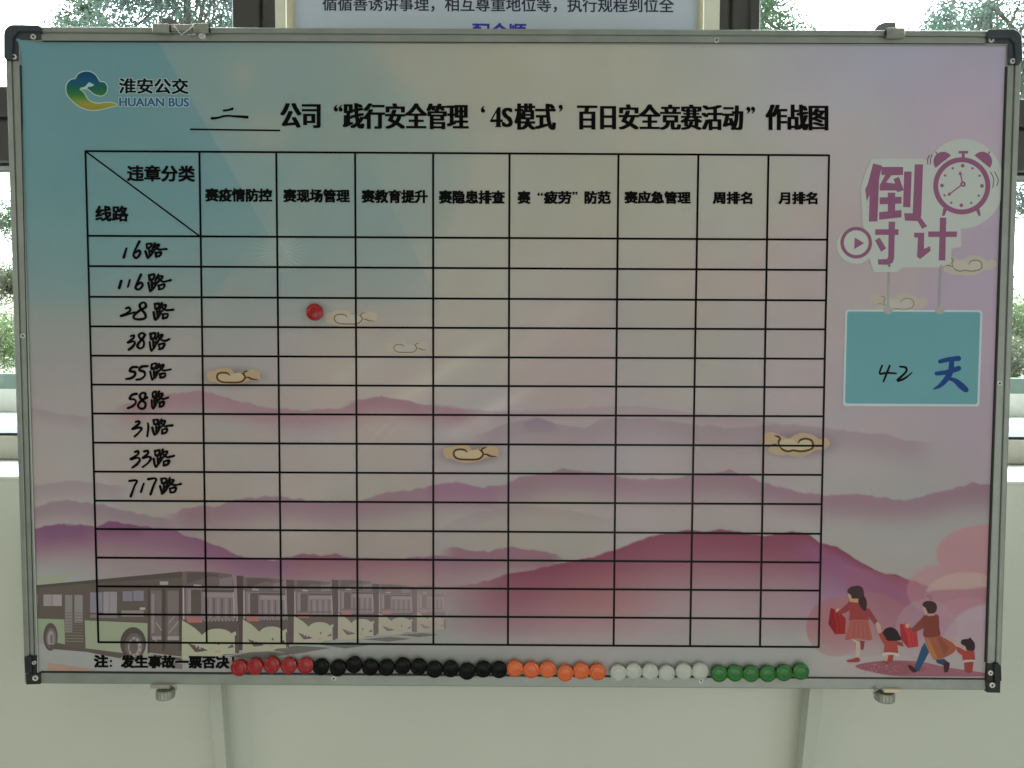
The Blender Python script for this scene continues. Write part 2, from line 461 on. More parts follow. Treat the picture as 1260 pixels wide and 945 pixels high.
class Print:
    """flat ink on a plane; shapes are given where they stand in the photograph and carried to the plane"""
    def __init__(s, Y=0.0, base=0.0001, slope=.006):
        s.Y=Y; s.d=base; s.v=[]; s.f=[]; s.c=[]; s.slope=slope
    def raw(s,p,f,col,step=1e-6):
        p=np.asarray(p,float)
        w_=P(p[:,0],p[:,1],s.Y); w_[:,1]-=s.d; s.d+=step
        n=len(s.v); s.v+=w_.tolist(); s.f+=[tuple(i+n for i in t) for t in f]
        col=np.asarray(col,float)
        if col.ndim==1: col=np.repeat(col[None],len(p),0)
        s.c+=ink(col).tolist()
    def text(s,t,x0,y0,x1,y1,col,weight=.0,smear=0,italic=0.0,slope=None,ysmear=0):
        v,f=glyphs(t,weight,italic)
        lo=v.min(0);hi=v.max(0)
        x=x0+(v[:,0]-lo[0])/(hi[0]-lo[0])*(x1-x0); y=y1-(v[:,1]-lo[1])/(hi[1]-lo[1])*(y1-y0)
        y=y+(s.slope if slope is None else slope)*(x-(x0+x1)/2)
        if smear: offs=[(o,0) for o in np.linspace(-smear,smear,5 if smear>.6 else 3)]
        else: offs=[(0,0)]
        if ysmear: offs=offs+[(ox,oy) for ox,_ in offs[::2] for oy in (-ysmear,ysmear)]
        for ox,oy in offs: s.raw(np.stack([x+ox,y+oy],1),f,col)
    def poly(s,pts,col,o=(0,0),k=1.0):
        p=np.array(pts,float)/k+np.array(o)
        t=tessellate_polygon([[Vector((a,b,0)) for a,b in p]])
        s.raw(p,t,col)
    def spoly(s,pts,col,o=(0,0),k=1.0):
        s.poly(smooth(pts,closed=True),col,o,k)
    def ell(s,cx,cy,rx,ry,col,o=(0,0),k=1.0,n=36,a0=0,a1=2*math.pi):
        s.poly([(cx+rx*math.cos(a0+(a1-a0)*i/n),cy+ry*math.sin(a0+(a1-a0)*i/n)) for i in range(n if a1-a0>6.2 else n+1)],col,o,k)
    def ring(s,cx,cy,r0,r1,col,o=(0,0),k=1.0,n=48):
        p=[];f=[]
        for i in range(n):
            a=2*math.pi*i/n
            p+= [(cx+r0*math.cos(a),cy+r0*math.sin(a)),(cx+r1*math.cos(a),cy+r1*math.sin(a))]
            j=(i+1)%n; f+=[(2*i,2*i+1,2*j+1),(2*i,2*j+1,2*j)]
        s.raw(np.array(p)/k+np.array(o),f,col)
    def stroke(s,pts,wd,col,o=(0,0),k=1.0,sm=True,caps=True):
        wd=list(wd) if hasattr(wd,'__len__') else [wd]*len(pts)
        q=np.array([(a,b,c) for (a,b),c in zip(pts,wd)],float)
        if sm and len(q)>2: q=catmull(q)
        xy=q[:,:2]/k+np.array(o); h=q[:,2]/k/2
        t=np.gradient(xy,axis=0); t/=np.maximum(1e-6,np.linalg.norm(t,axis=1))[:,None]
        n_=np.stack([-t[:,1],t[:,0]],1)
        L=xy+n_*h[:,None];R_=xy-n_*h[:,None]
        m=len(xy)
        s.raw(np.concatenate([L,R_]),[(i,i+1,m+i+1) for i in range(m-1)]+[(i,m+i+1,m+i) for i in range(m-1)],col)
        if caps:
            for e in ((0,-1) ): 
                c_=xy[e]; r=h[e]
                s.raw([(c_[0]+r*math.cos(a*math.pi/5),c_[1]+r*math.sin(a*math.pi/5)) for a in range(10)],[(0,i,i+1) for i in range(1,9)],col)
    def build(s,name,parent,material=None,label=None):
        me=bpy.data.meshes.new(name); me.from_pydata(s.v,[],s.f); me.update()
        a=me.color_attributes.new('Col','FLOAT_COLOR','POINT')
        c=np.ones((len(s.v),4),np.float32); c[:,:3]=np.array(s.c); a.data.foreach_set('color',c.ravel())
        # all faces towards the room
        me.materials.append(material or M_print)
        o=bpy.data.objects.new(name,me); COL.objects.link(o)
        o.parent=parent; o.matrix_parent_inverse=parent.matrix_world.inverted()
        if label: o['label']=label
        return o

def catmull(q,n=5):
    out=[]
    m=len(q)
    for i in range(m-1):
        p0=q[max(i-1,0)];p1=q[i];p2=q[i+1];p3=q[min(i+2,m-1)]
        for k in range(n):
            t=k/n; out.append(.5*((2*p1)+(-p0+p2)*t+(2*p0-5*p1+4*p2-p3)*t*t+(-p0+3*p1-3*p2+p3)*t**3))
    out.append(q[-1]); return np.array(out)
def smooth(pts,closed=True,n=4):
    q=np.array(pts,float); m=len(q); out=[]
    for i in range(m):
        p0=q[i-1];p1=q[i];p2=q[(i+1)%m];p3=q[(i+2)%m]
        for k in range(n):
            t=k/n; out.append(.5*((2*p1)+(-p0+p2)*t+(2*p0-5*p1+4*p2-p3)*t*t+(-p0+3*p1-3*p2+p3)*t**3))
    return np.array(out)

BLK=(6,7,7)
n=Print(NY+.004,.0003)
n.text('循循善诱讲事理，相互尊重地位等，执行规程到位全',397,-4,829,14.8,(38,42,50),0,smear=.3,ysmear=.2,slope=.0055)
n.build('notice_text',nb,label='line of black characters along the top of the notice')
n=Print(NY+.004,.0003)
n.text('配合顺',582,28.8,647,49.5,(45,50,120),0,smear=.7,ysmear=.5)
n.build('notice_text',nb,label='blue characters half hidden behind the whiteboard')

# ================================================================== THE WHITEBOARD
WB=empty('whiteboard',(0,0.0,1.0),'large aluminium framed whiteboard printed with a table, mountains and buses','whiteboard')
HW=.6; HH=.39644
FY=-.006            # plane of the film's face, just below the rails
# backing panel
b=MB(); b.box(-HW+.004,HW-.004,FY+.0012,.014,ZB-HH+.004,ZB+HH-.004); b.build('backing_panel',M_tin,WB)

# frame rails – one profile swept along each side.  (distance inward from outer edge, height to the room)
prof=[(0,-.016),(0,.0070),(.0008,.0086),(.0022,.0092),(.0062,.0092),(.0069,.0086),(.0072,.0064),(.0084,.0062),(.0088,.0080),(.0094,.0083),(.0160,.0080),(.0170,.0074),(.0174,.0002)]
# outer corners measured at the height of the frame's front
oc=[P(x,y,-.007) for x,y in ((6.2,32.8),(1257.2,38.2),(1230.6,849.2),(31,841))]
def rail(c0,c1,inward,profile,name,m=M_alu):
    c0=np.array(c0);c1=np.array(c1);inward=np.array(inward,float)
    vs=[];fs=[]
    k=len(profile)
    for c_ in (c0,c1):
        for d,h in profile: vs.append((c_[0]+inward[0]*d, -h, c_[2]+inward[1]*d))
    for i in range(k):
        j=(i+1)%k; fs.append((i,j,k+j,k+i))
    fs.append(tuple(range(k))[::-1]); fs.append(tuple(range(k,2*k)))
    return mesh_obj(name,vs,fs,m,WB,False)
TLc,TRc,BRc,BLc=oc
sh=lambda p,dx,dz: (p[0]+dx,p[1],p[2]+dz)
profb=[(d*.80,h) for d,h in prof]
rail(sh(TLc,.012,0),sh(TRc,-.012,0),(0,-1),prof,'frame_rail')
rail(sh(BLc,.005,0),sh(BRc,-.005,0),(0,1),[(0,-.016),(0,.0064),(.0012,.0074),(.0125,.0074),(.0132,.0070),(.0134,.0002)],'frame_rail')
rail(sh(TLc,0,-.012),sh(BLc,0,.005),(1,0),prof,'frame_rail')
rail(sh(TRc,0,-.012),sh(BRc,0,.005),(-1,0),prof,'frame_rail')
# thin strip laid along a rail
def strip(p0,p1,wd,name,m,Y):
    a=P(*p0,Y);c_=P(*p1,Y); d=np.array([c_[0]-a[0],c_[2]-a[2]]);L=np.linalg.norm(d);d/=L;nn=np.array([-d[1],d[0]])*wd/2
    q=MB(); q.prism([(a[0]+nn[0],a[2]+nn[1]),(c_[0]+nn[0],c_[2]+nn[1]),(c_[0]-nn[0],c_[2]-nn[1]),(a[0]-nn[0],a[2]-nn[1])],Y,FY+.0005)
    return q.build(name,m,WB)
# black strips drawn in for the dark gap between film and rail
gp=[((24.5,80),(42.6,822),.0010),((52,50.4),(1212,54.0),.0011),((1239.0,82),(1213.4,815),.0020),((50,826.8),(1213,835.8),.0012)]
for (a,c_,wd),gy in zip(gp,(-.0083,-.0083,-.0083,-.0078)): strip(a,c_,wd,'gap_strip',M_gap,gy)

# ---------------- the film: a finely divided sheet carrying the printed picture
NX,NYY=840,560
u=np.linspace(0,1,NX+1)[None,:]; v=np.linspace(0,1,NYY+1)[:,None]
# film corners, photograph positions
q00=np.array((22.6,49.0));q10=np.array((1240.2,54.4));q11=np.array((1212.8,835.2));q01=np.array((43.2,826.2))
X=(1-u)*(1-v)*q00[0]+u*(1-v)*q10[0]+u*v*q11[0]+(1-u)*v*q01[0]
Yp=(1-u)*(1-v)*q00[1]+u*(1-v)*q10[1]+u*v*q11[1]+(1-u)*v*q01[1]
Yp=Yp+ (v**40)*(1.0*np.sin(u*9.0)*.7)           # the cut of the lower edge wanders a little
BLUR=1.0
def sst(a,b_,x): 
    t=np.clip((x-a)/(b_-a),0,1); return t*t*(3-2*t)
def vnoise(x,y,sc,seed=0):
    r=np.random.default_rng(seed); G=r.random((64,64))
    xi=(x/sc); yi=(y/sc); x0=np.floor(xi).astype(int); y0=np.floor(yi).astype(int); fx=xi-x0; fy=yi-y0
    fx=fx*fx*(3-2*fx); fy=fy*fy*(3-2*fy)
    g=lambda a,b_:G[a%64,b_%64]
    return (g(x0,y0)*(1-fx)*(1-fy)+g(x0+1,y0)*fx*(1-fy)+g(x0,y0+1)*(1-fx)*fy+g(x0+1,y0+1)*fx*fy)
# soft ground tint: samples of the print's own colour
smp=[(30,60,(70,110,116)),(100,100,(72,112,118)),(60,220,(72,112,114)),(200,70,(80,117,120)),(160,170,(78,116,117)),(240,230,(82,118,118)),(150,250,(86,118,116)),(60,320,(88,118,115)),
 (300,70,(104,118,112)),(300,150,(106,122,116)),(380,70,(124,126,114)),(380,130,(98,118,112)),(420,180,(104,120,113)),(330,230,(102,122,116)),(300,320,(96,120,116)),(400,240,(104,120,113)),(470,230,(106,122,114)),(450,310,(112,122,115)),
 (560,80,(128,130,116)),(520,200,(116,124,115)),(700,80,(128,131,118)),(640,220,(126,129,117)),(800,100,(130,133,120)),(760,250,(128,130,117)),(900,80,(130,133,126)),(900,230,(131,132,121)),(1000,80,(132,131,134)),(1090,70,(126,128,140)),(1200,70,(132,128,138)),(1180,150,(136,126,134)),(1060,160,(134,132,130)),
 (50,400,(112,118,112)),(50,470,(124,120,116)),(80,560,(128,124,119)),(200,400,(116,119,113)),(200,470,(127,122,117)),(330,420,(127,121,117)),(300,370,(114,119,113)),(420,360,(120,122,114)),(420,440,(130,126,115)),(560,350,(128,130,119)),(560,420,(129,129,118)),(500,440,(134,125,119)),
 (700,350,(131,128,119)),(700,440,(130,121,117)),(850,350,(131,127,119)),(850,430,(127,126,117)),(960,400,(133,126,121)),(1020,500,(130,122,122)),(1100,530,(128,120,121)),(1210,400,(128,120,130)),(1210,550,(128,118,124)),(1040,330,(133,126,124)),
 (200,560,(128,123,115)),(400,540,(128,119,115)),(400,590,(131,126,118)),(600,560,(127,120,120)),(800,560,(127,119,119)),(950,580,(126,120,118)),(1100,620,(124,122,117)),
 (250,640,(124,119,110)),(450,640,(122,119,108)),(650,640,(122,119,109)),(850,620,(124,117,112)),(1050,640,(122,121,114)),(1150,640,(122,121,115)),
 (250,720,(118,108,108)),(450,720,(122,108,106)),(650,780,(124,112,110)),(850,780,(124,112,112)),(1180,760,(124,112,112)),(60,820,(124,128,124)),(400,820,(118,124,116)),(600,810,(114,118,111)),(900,810,(120,122,114)),(1100,825,(128,124,118))]
num=np.zeros(X.shape+(3,)); den=np.zeros(X.shape)
for sx,sy,sc_ in smp:
    g=np.exp(-((X-sx)**2+(Yp-sy)**2)/(2*46.0**2))+1e-6/(1+((X-sx)**2+(Yp-sy)**2)/1e4)
    num+=g[...,None]*np.array(sc_,float); den+=g
A=num/den[...,None]
A=A+ (vnoise(X,Yp,70,3)-.5)[...,None]*np.array((5,3,2.0))+(vnoise(X+40,Yp+9,45,5)-.5)[...,None]*np.array((3,-1,-3.0))
def blend(col,al):
    global A
    A=A*(1-al[...,None])+np.array(col,float)*al[...,None] if not isinstance(col,np.ndarray) or col.ndim==1 else A*(1-al[...,None])+col*al[...,None]
def half(x0,y0,x1,y1,wd=1.5):
    """>0 side mask to the left of the directed edge"""
    d=((X-x0)*(y1-y0)-(Yp-y0)*(x1-x0))/math.hypot(x1-x0,y1-y0)
    return sst(-wd,wd,d)
# faceted light planes at the upper left of the print
f1=half(193,50,315,262)*half(330,262,420,120)*(1-sst(230,330,Yp)); blend((118,128,118),f1*.48)
f2=(1-half(193,50,315,262))*sst(40,90,X)*(1-sst(240,330,Yp)); blend((66,106,112),f2*.42)
f3=half(330,262,420,120)*(1-sst(330,400,Yp))*(1-sst(360,520,X)); blend((92,116,114),f3*.48)
f4=half(400,240,330,350)*(1-half(440,170,520,330))*(1-sst(330,400,Yp))*sst(180,240,Yp); blend((100,118,116),f4*.4)
f5=half(660,60,560,260,2)*(1-half(720,60,880,330,2))*(1-sst(280,360,Yp)); blend((132,131,117),f5*.3)
blend((136,126,110),.32*np.exp(-(((X-298)/16)**2+((Yp-92)/18)**2)))
blend((132,128,110),.35*np.exp(-(((X-330)/34)**2+((Yp-160)/26)**2)))
# pale diagonal rays across the middle, print and glare both painted into the colour
def ray(x0,y0,x1,y1,wd,al,col=(146,146,130)):
    L=math.hypot(x1-x0,y1-y0); dx,dy=(x1-x0)/L,(y1-y0)/L
    t=(X-x0)*dx+(Yp-y0)*dy; d=(X-x0)*dy-(Yp-y0)*dx
    blend(col,al*np.exp(-(d/wd)**2)*sst(-.05*L,.2*L,t)*(1-sst(.55*L,1.05*L,t)))
ray(450,518,650,390,10,.44); ray(545,538,665,472,10,.60,(148,147,138)); ray(400,480,520,400,10,.16); ray(600,470,760,330,14,.14)
ray(440,560,520,475,2.0,.25,(148,134,132)); ray(455,560,535,478,1.0,.22,(148,134,132))

def ridge(pts,col,al,h,noise=1.2,seed=1,x0=None,x1=None,soft=25,edge=.9,col2=None):
    xs=np.array([p[0] for p in pts],float); ys=np.array([p[1] for p in pts],float)
    r=np.interp(X,xs,ys)
    r=r+ (vnoise(X,X*0,9,seed)-.5)*noise*2+(vnoise(X,X*0,3.4,seed+3)-.5)*noise*.7
    r0=np.interp(X,np.arange(0,1260,6.0),np.convolve(np.pad(np.interp(np.arange(0,1260,6.0),xs,ys),6,'edge'),np.ones(13)/13,'valid'))
    d=Yp-r; d0=Yp-r0
    a=sst(-edge,edge,d)*(1-sst(h*.12,h,d0)); d=d0
    x0=xs[0] if x0 is None else x0; x1=xs[-1] if x1 is None else x1
    a=a*(1 if x0<=36 else sst(x0-2,x0+soft,X))*(1 if x1>=1205 else 1-sst(x1-soft,x1+2,X))
    c1=np.array(col,float)
    if col2 is not None:
        t=np.clip(d/h*1.15,0,1)[...,None]; c1=c1*(1-t)+np.array(col2,float)*t
        blend(c1,a*al)
    else: blend(c1,a*al)
ridge([(30,498),(60,507),(90,511),(120,513)],(112,100,102),.45,22,seed=2)
ridge([(500,500),(540,497),(570,502),(600,505),(640,506),(690,503),(740,500),(790,500),(850,508),(900,512),(960,520)],(122,106,110),.55,22,seed=4)
ridge([(130,507),(160,495),(200,486),(235,482),(250,481),(275,488),(300,495),(330,501),(380,505),(420,502),(440,493),(470,487),(500,493),(540,500),(575,504),(600,507)],(120,92,98),.75,38,seed=6,soft=40)
ridge([(420,494),(445,491),(470,486.5),(495,492),(530,499)],(112,84,92),.5,22,seed=6,soft=25)
ridge([(570,542),(600,530),(630,519),(660,514),(690,522),(720,526),(740,516),(770,514),(810,515),(850,522),(900,526),(960,522),(1000,525),(1040,529),(1060,533),(1090,533),(1105,540),(1160,546)],(112,98,104),.60,46,seed=8,soft=40)
ridge([(640,522),(662,514.5),(690,523)],(98,86,98),.4,18,seed=8,soft=14)
ridge([(30,600),(60,596),(85,591),(120,594),(160,600)],(112,98,104),.5,26,seed=12)
ridge([(30,628),(60,618),(90,616),(130,622),(180,634),(220,640)],(108,90,98),.65,34,seed=14)
ridge([(190,640),(230,625),(250,621),(270,624),(290,615),(330,610),(345,611),(400,618),(440,616),(480,606),(510,602),(540,597),(560,593),(590,599),(620,598),(640,588),(665,583),(692,577),(720,581),(750,583),(780,590),(820,589),(850,585),(880,583),(895,577),(912,583),(930,590),(950,597),(980,604),(1010,609),(1045,609),(1060,608.5),(1085,612),(1115,617),(1140,609),(1165,602),(1185,599),(1196,594),(1206,597),(1220,597)],(108,84,94),.78,46,noise=1.3,seed=16,soft=50)
ridge([(520,600),(540,596.5),(562,592),(590,599),(615,603)],(112,78,100),.45,30,seed=16,soft=14)
ridge([(540,650),(580,632),(640,622),(700,628),(760,640)],(110,92,98),.25,20,seed=18)
ridge([(540,677),(556,673),(575,678),(600,678),(632,673),(650,677),(672,680),(700,688)],(104,72,84),.80,46,seed=20,noise=1.6)
ridge([(30,651),(50,649),(73,644),(85,647),(100,645),(118,648),(135,641),(160,645),(178,648),(216,652),(225,658),(250,665),(270,673),(292,683),(312,688),(335,690),(352,686),(375,681),(395,683),(412,682),(432,686),(470,688),(540,684),(600,690),(640,694)],(100,70,88),.95,68,seed=22,noise=1.0,soft=120,col2=(120,98,102))
ridge([(118,648),(135,641),(160,645),(178,650)],(88,56,78),.45,20,seed=22,soft=10)
ridge([(40,651),(73,644),(100,645),(118,648)],(92,62,86),.5,34,seed=22,soft=20)
ridge([(350,690),(375,681),(395,683),(412,682),(440,687),(540,690)],(104,70,76),.6,52,seed=22,soft=20,col2=(122,98,92))
ridge([(520,728),(560,722),(590,717),(620,708),(655,701),(690,693),(730,685),(760,675),(800,660),(840,653),(870,653.5),(885,651),(905,654),(940,660),(975,654),(992,656),(1010,669),(1030,673),(1060,692),(1075,700),(1090,706),(1103,707),(1120,714),(1150,725),(1220,722)],(96,50,64),.97,125,seed=30,noise=.9,soft=130,col2=(122,94,98))
# hue across that hill: orange brown to the left, violet to the right
m_=sst(0,14,Yp-np.interp(X,[560,655,730,800,870,990,1030,1090,1220],[724,703,687,662,655,658,675,708,722]))*(1-sst(770,800,Yp))
blend((122,80,72),m_*.35*np.exp(-((X-740)/70)**2-((Yp-735)/40)**2))
blend((106,66,92),m_*.75*sst(965,1010,X)*(1-sst(1090,1150,X))*(1-sst(12,60,Yp-np.interp(X,[990,1030,1090,1220],[658,675,708,722]))))
blend((108,84,112),m_*.6*np.exp(-((X-1032)/46)**2-((Yp-738)/36)**2))
blend((122,96,104),m_*.5*np.exp(-((X-960)/50)**2-((Yp-755)/26)**2))
blend((118,78,94),m_*.40*np.exp(-((X-1120)/60)**2-((Yp-750)/30)**2))
# rosy cloud banks at the lower right
def eb(cx,cy,rx,ry,col,al,edge=.03,col2=None):
    d=np.sqrt(((X-cx)/rx)**2+((Yp-cy)/ry)**2); a=(1-sst(1-edge,1+edge,d))
    blend(col,a*al)
eb(1028,772,36,36,(122,82,84),.75,.03)
eb(1062,768,60,40,(122,84,86),.55,.05)
eb(1218,681,66,36,(134,101,104),.85)
eb(1158,726,42,31,(134,103,104),.80)
ridge([(1020,690),(1090,706),(1120,714),(1150,725),(1220,722)],(116,74,86),.5,40,seed=30,soft=30)
eb(1190,734,52,30,(140,122,114),.75)
a_=sst(-1,1,Yp-np.interp(X,[1120,1160,1190,1220],[730,726,725,722.5])); blend((120,84,94),a_*(1-sst(745,790,Yp))*sst(1100,1150,X)*.75)
eb(1190,795,58,60,(134,100,110),.55)
eb(1215,818,62,74,(130,120,124),.80)
eb(1140,775,38,38,(126,106,112),.55)
# pale mist and road at the foot of the picture
blend((126,122,118),sst(775,812,Yp)*.75*sst(985,1060,X)*(1-.0*X))
a_=sst(770,808,Yp)*(1-sst(980,1040,X)); blend((122,126,120),a_*.75)
blend((96,102,94),.55*np.exp(-((Yp-812)/13)**2)*sst(380,470,X)*(1-sst(560,700,X)))
blend((128,112,104),.45*np.exp(-((X-500)/90)**2-((Yp-712)/22)**2))
# printed shade round the gilded clouds, and a faint firework
for cx,cy,rx,ry,al in ((287,463,42,14,.42),(577,558,42,15,.45),(982,546,48,18,.40)):
    blend((70,64,62),al*np.exp(-(((X-cx)/rx)**2*1.2+((Yp-cy-1)/ry)**2*1.3)**2))
ang=np.arctan2(Yp-310,X-344); rr=np.hypot(X-344,Yp-312)
fw=(0.5+.5*np.sin(ang*33+1.3*np.sin(ang*5)))**2*(1-sst(16,40,rr))*sst(2,12,rr)*(Yp<334)
blend((142,148,136),fw*.36+.2*(1-sst(0,26,rr))*(Yp<334))
A=np.clip(A,0,255)
W3=P(X,Yp,FY)
# the film is not dead flat: a few hundredths of a millimetre of lift, more along its edges
lift=.00006*(vnoise(X,Yp,120,9)-.5)
edge_=np.minimum(np.minimum(X-np.min(X),np.max(X)-X),np.minimum(Yp-np.min(Yp),np.max(Yp)-Yp))
W3[...,1]-=lift*0
corner=np.exp(-((X-22)/13.0)**2-((Yp-48)/13.0)**2); W3[...,1]-=.0038*corner
nv_=(NX+1)*(NYY+1)
me=bpy.data.meshes.new('printed_film')
idx=np.arange(nv_).reshape(NYY+1,NX+1)
quads=np.stack([idx[:-1,:-1],idx[1:,:-1],idx[1:,1:],idx[:-1,1:]],-1).reshape(-1,4)
me.vertices.add(nv_); me.vertices.foreach_set('co',W3.reshape(-1).astype(np.float32))
me.loops.add(quads.size); me.loops.foreach_set('vertex_index',quads.reshape(-1).astype(np.int32))
me.polygons.add(len(quads)); me.polygons.foreach_set('loop_start',np.arange(0,quads.size,4,dtype=np.int32))
me.update(calc_edges=True)
ca=me.color_attributes.new('Col','FLOAT_COLOR','POINT')
cc=np.ones((nv_,4),np.float32); cc[:,:3]=ink(A.reshape(-1,3)); ca.data.foreach_set('color',cc.ravel())
me.polygons.foreach_set('use_smooth',[True]*len(me.polygons))
me.materials.append(M_print)
FILM=bpy.data.objects.new('printed_film',me); COL.objects.link(FILM); FILM.parent=WB; FILM.matrix_parent_inverse=WB.matrix_world.inverted()

# ---------------- printed buses
def mixc(c,f,bgc=(124,112,110)): return tuple(c[i]*(1-f)+bgc[i]*f for i in range(3))
def bus_front(p,x0,y0,x1,y1,f):
    o=(x0,y0); 
    def T(pts): return [((a-160)/480*(x1-x0)+x0,(b_-85)/730*(y1-y0)+y0) for a,b_ in pts]
    f=.12+.88*f; D=mixc((80,72,70),f); D2=mixc((66,60,56),f); Wd=mixc((98,91,91),f); Wl=mixc((112,106,104),f); G=mixc((133,138,114),f); Lt=mixc((136,132,124),f); Rd=mixc((134,84,76),f)
    p.poly(T([(165,95),(200,86),(420,92),(585,112),(605,200),(622,480),(640,770),(560,780),(165,800)]),D)
    p.poly(T([(200,100),(330,95),(480,112),(470,135),(400,128),(330,150),(205,190)]),D2)
    p.poly(T([(480,150),(590,130),(596,210),(480,215)]),Wd)
    p.poly(T([(195,225),(598,235),(607,490),(200,490)]),Wd)
    p.poly(T([(215,240),(235,240),(238,430),(218,430)]),Wl)
    p.poly(T([(240,240),(325,240),(325,440),(240,440)]),D2)
    p.poly(T([(330,235),(600,240),(601,262),(330,258)]),D2)
    p.poly(T([(345,262),(598,264),(600,305),(345,300)]),Wl)
    for i,xx in enumerate(range(360,600,34)):
        p.poly(T([(xx,310),(xx+14,310),(xx+15,470),(xx,470)]),Wl if i%2 else D)
    p.poly(T([(200,440),(610,440),(610,455),(200,455)]),D)
    p.poly(T([(168,215),(180,215),(184,480),(170,490)]),Lt)
    p.poly(T([(597,260),(606,260),(616,470),(608,480)]),Lt)
    p.poly(T([(262,195),(330,200),(325,215),(262,212)]),Lt)
    p.poly(T([(165,490),(640,500),(640,610),(165,620)]),D2)
    for xx in range(350,610,30): p.poly(T([(xx,489),(xx+14,489),(xx+14,501),(xx,501)]),Wl)
    p.poly(T([(197,468),(335,470),(337,512),(212,512)]),Rd)
    p.poly(T([(163,492),(190,508),(230,530),(270,556),(305,585),(335,614),(350,598),(375,580),(410,567),(450,562),(490,563),(530,570),(562,584),(584,602),(604,590),(622,584),(628,650),(630,770),(520,775),(470,800),(160,815)]),G)
    p.poly(T([(212,683),(310,710),(385,742),(330,752),(278,757),(240,715)]),D2)
    for a,b_ in ((285,710),(315,722)): p.ell(*T([(a,b_)])[0],(x1-x0)*.018,(x1-x0)*.022,Lt,n=8)
    p.poly(T([(548,722),(592,690),(604,716),(570,722)]),D2)
    p.ell(*T([(475,685)])[0],(x1-x0)*.022,(x1-x0)*.03,D,n=10)
    p.poly(T([(440,742),(495,742),(490,760),(445,762)]),mixc((138,122,90),f))
    p.poly(T([(612,620),(640,610),(650,760),(615,765)]),D2)
P1=Print(FY,.00005)
A_=(30,690);K=6.3
dk=(76,71,64)
P1.poly([(80,190),(560,146),(1225,83),(1225,780),(970,722),(745,750),(480,690),(250,672),(90,600)],dk,A_,K)
P1.poly([(82,190),(560,146),(1225,83),(1225,130),(560,172),(82,212)],(68,63,58),A_,K)
P1.poly([(90,130),(490,92),(490,100),(300,132),(300,160),(90,178)],(122,128,106),A_,K)
P1.poly([(90,448),(310,455),(315,648),(90,600)],(112,124,100),A_,K)
P1.poly([(90,590),(150,600),(190,665),(90,632)],(118,116,112),A_,K)
P1.poly([(468,462),(965,485),(968,745),(745,712),(475,678)],(118,126,104),A_,K)
for r,c_ in (((148,262,214,350),(116,114,112)),((218,262,290,350),(122,120,118)),((80,265,104,345),(110,108,106)),((315,265,372,560),(104,102,98)),((388,265,452,480),(108,106,101)),((510,245,606,402),(104,102,110)),((612,240,718,410),(116,113,113)),((655,240,662,408),(100,97,97)),((510,415,720,442),(96,92,92)),((762,236,838,312),(102,99,106)),((845,232,925,310),(104,100,108)),((752,385,925,432),(108,104,100)),((895,362,936,380),(136,134,126)),((1050,160,1115,187),(126,124,118)),((980,232,1062,598),(90,84,80)),((985,255,1008,560),(108,103,99)),((1110,232,1196,598),(92,87,83)),((990,585,1062,612),(116,112,108)),((1110,585,1200,615),(120,118,112)),((1068,215,1092,700),(66,58,56)),((1200,215,1222,700),(66,58,56)),((955,215,975,720),(66,60,56))):
    P1.poly([(r[0],r[1]),(r[2],r[1]),(r[2],r[3]),(r[0],r[3])],c_,A_,K)
for yy in range(400,640,22): P1.poly([(318,yy),(455,yy+2),(455,yy+9),(318,yy+7)],(92,86,76) if yy<560 else (100,96,84),A_,K)
for a in (((1020,480),(1065,540)),((1120,480),(1165,430)),((1120,560),(1195,470)),((1000,600),(1040,640))): P1.stroke(a,7,(122,118,108),A_,K,sm=False,caps=False)
P1.ell(203,590,56,108,(70,65,60),A_,K); P1.ell(208,600,40,80,(88,84,82),A_,K); P1.ell(206,605,27,62,(118,114,112),A_,K); P1.ell(212,606,14,38,(92,88,86),A_,K)
P1.ell(843,640,100,126,(66,61,57),A_,K); P1.ell(852,660,72,100,(82,76,72),A_,K); P1.ell(856,668,52,78,(124,120,114),A_,K); P1.ell(848,666,34,56,(80,74,70),A_,K)
for i in range(9):
    a=i*2*math.pi/9; P1.ell(856+43*math.cos(a),668+66*math.sin(a),8,10,(96,90,86),A_,K,n=8)
P1.poly([(185,648),(262,652),(480,690),(745,725),(748,758),(480,706),(212,684)],(74,68,64),A_,K)
P1.poly([(968,712),(1215,742),(1215,752),(968,722)],(128,126,120),A_,K)
P1.poly([(180,792),(400,818),(575,850),(180,858)],(134,112,100),A_,K)
P1.poly([(1100,780),(1225,800),(1225,840),(1100,830)],(92,90,84),A_,K)
# dark slivers between the fronts, shadows, fronts from far to near
for (a,b_,c_,d_,f) in ((291,708,300,800,.0),(352,713,363,792,.1),(408,713,418,786,.15),(458,718,468,780,.3),(506,722,515,778,.5)):
    P1.poly([(a,b_),(c_,b_+1),(c_,d_),(a+3,d_)],mixc((68,60,58),f))
for pl in ([(281,808),(318,800.5),(360,804),(318,812)],[(328,799),(365,794.5),(408,797),(362,805)],[(388,792.5),(430,790),(462,792.5),(425,798)],[(446,786.5),(480,783.5),(506,786),(478,789.5)],[(490,781),(520,779),(540,781),(515,784)]): P1.poly(pl,(84,84,76))
bus_front(P1,513,720,548,778,.62); bus_front(P1,465.7,718.6,509,781.5,.36); bus_front(P1,415.7,713,462,787,.22); bus_front(P1,361.4,713.4,412,793,.15); bus_front(P1,298.6,710,355,803,.08); bus_front(P1,223.7,702.6,293,811,.0)
P1.build('bus_picture',FILM,label='faded print of six green and black buses parked in a row')

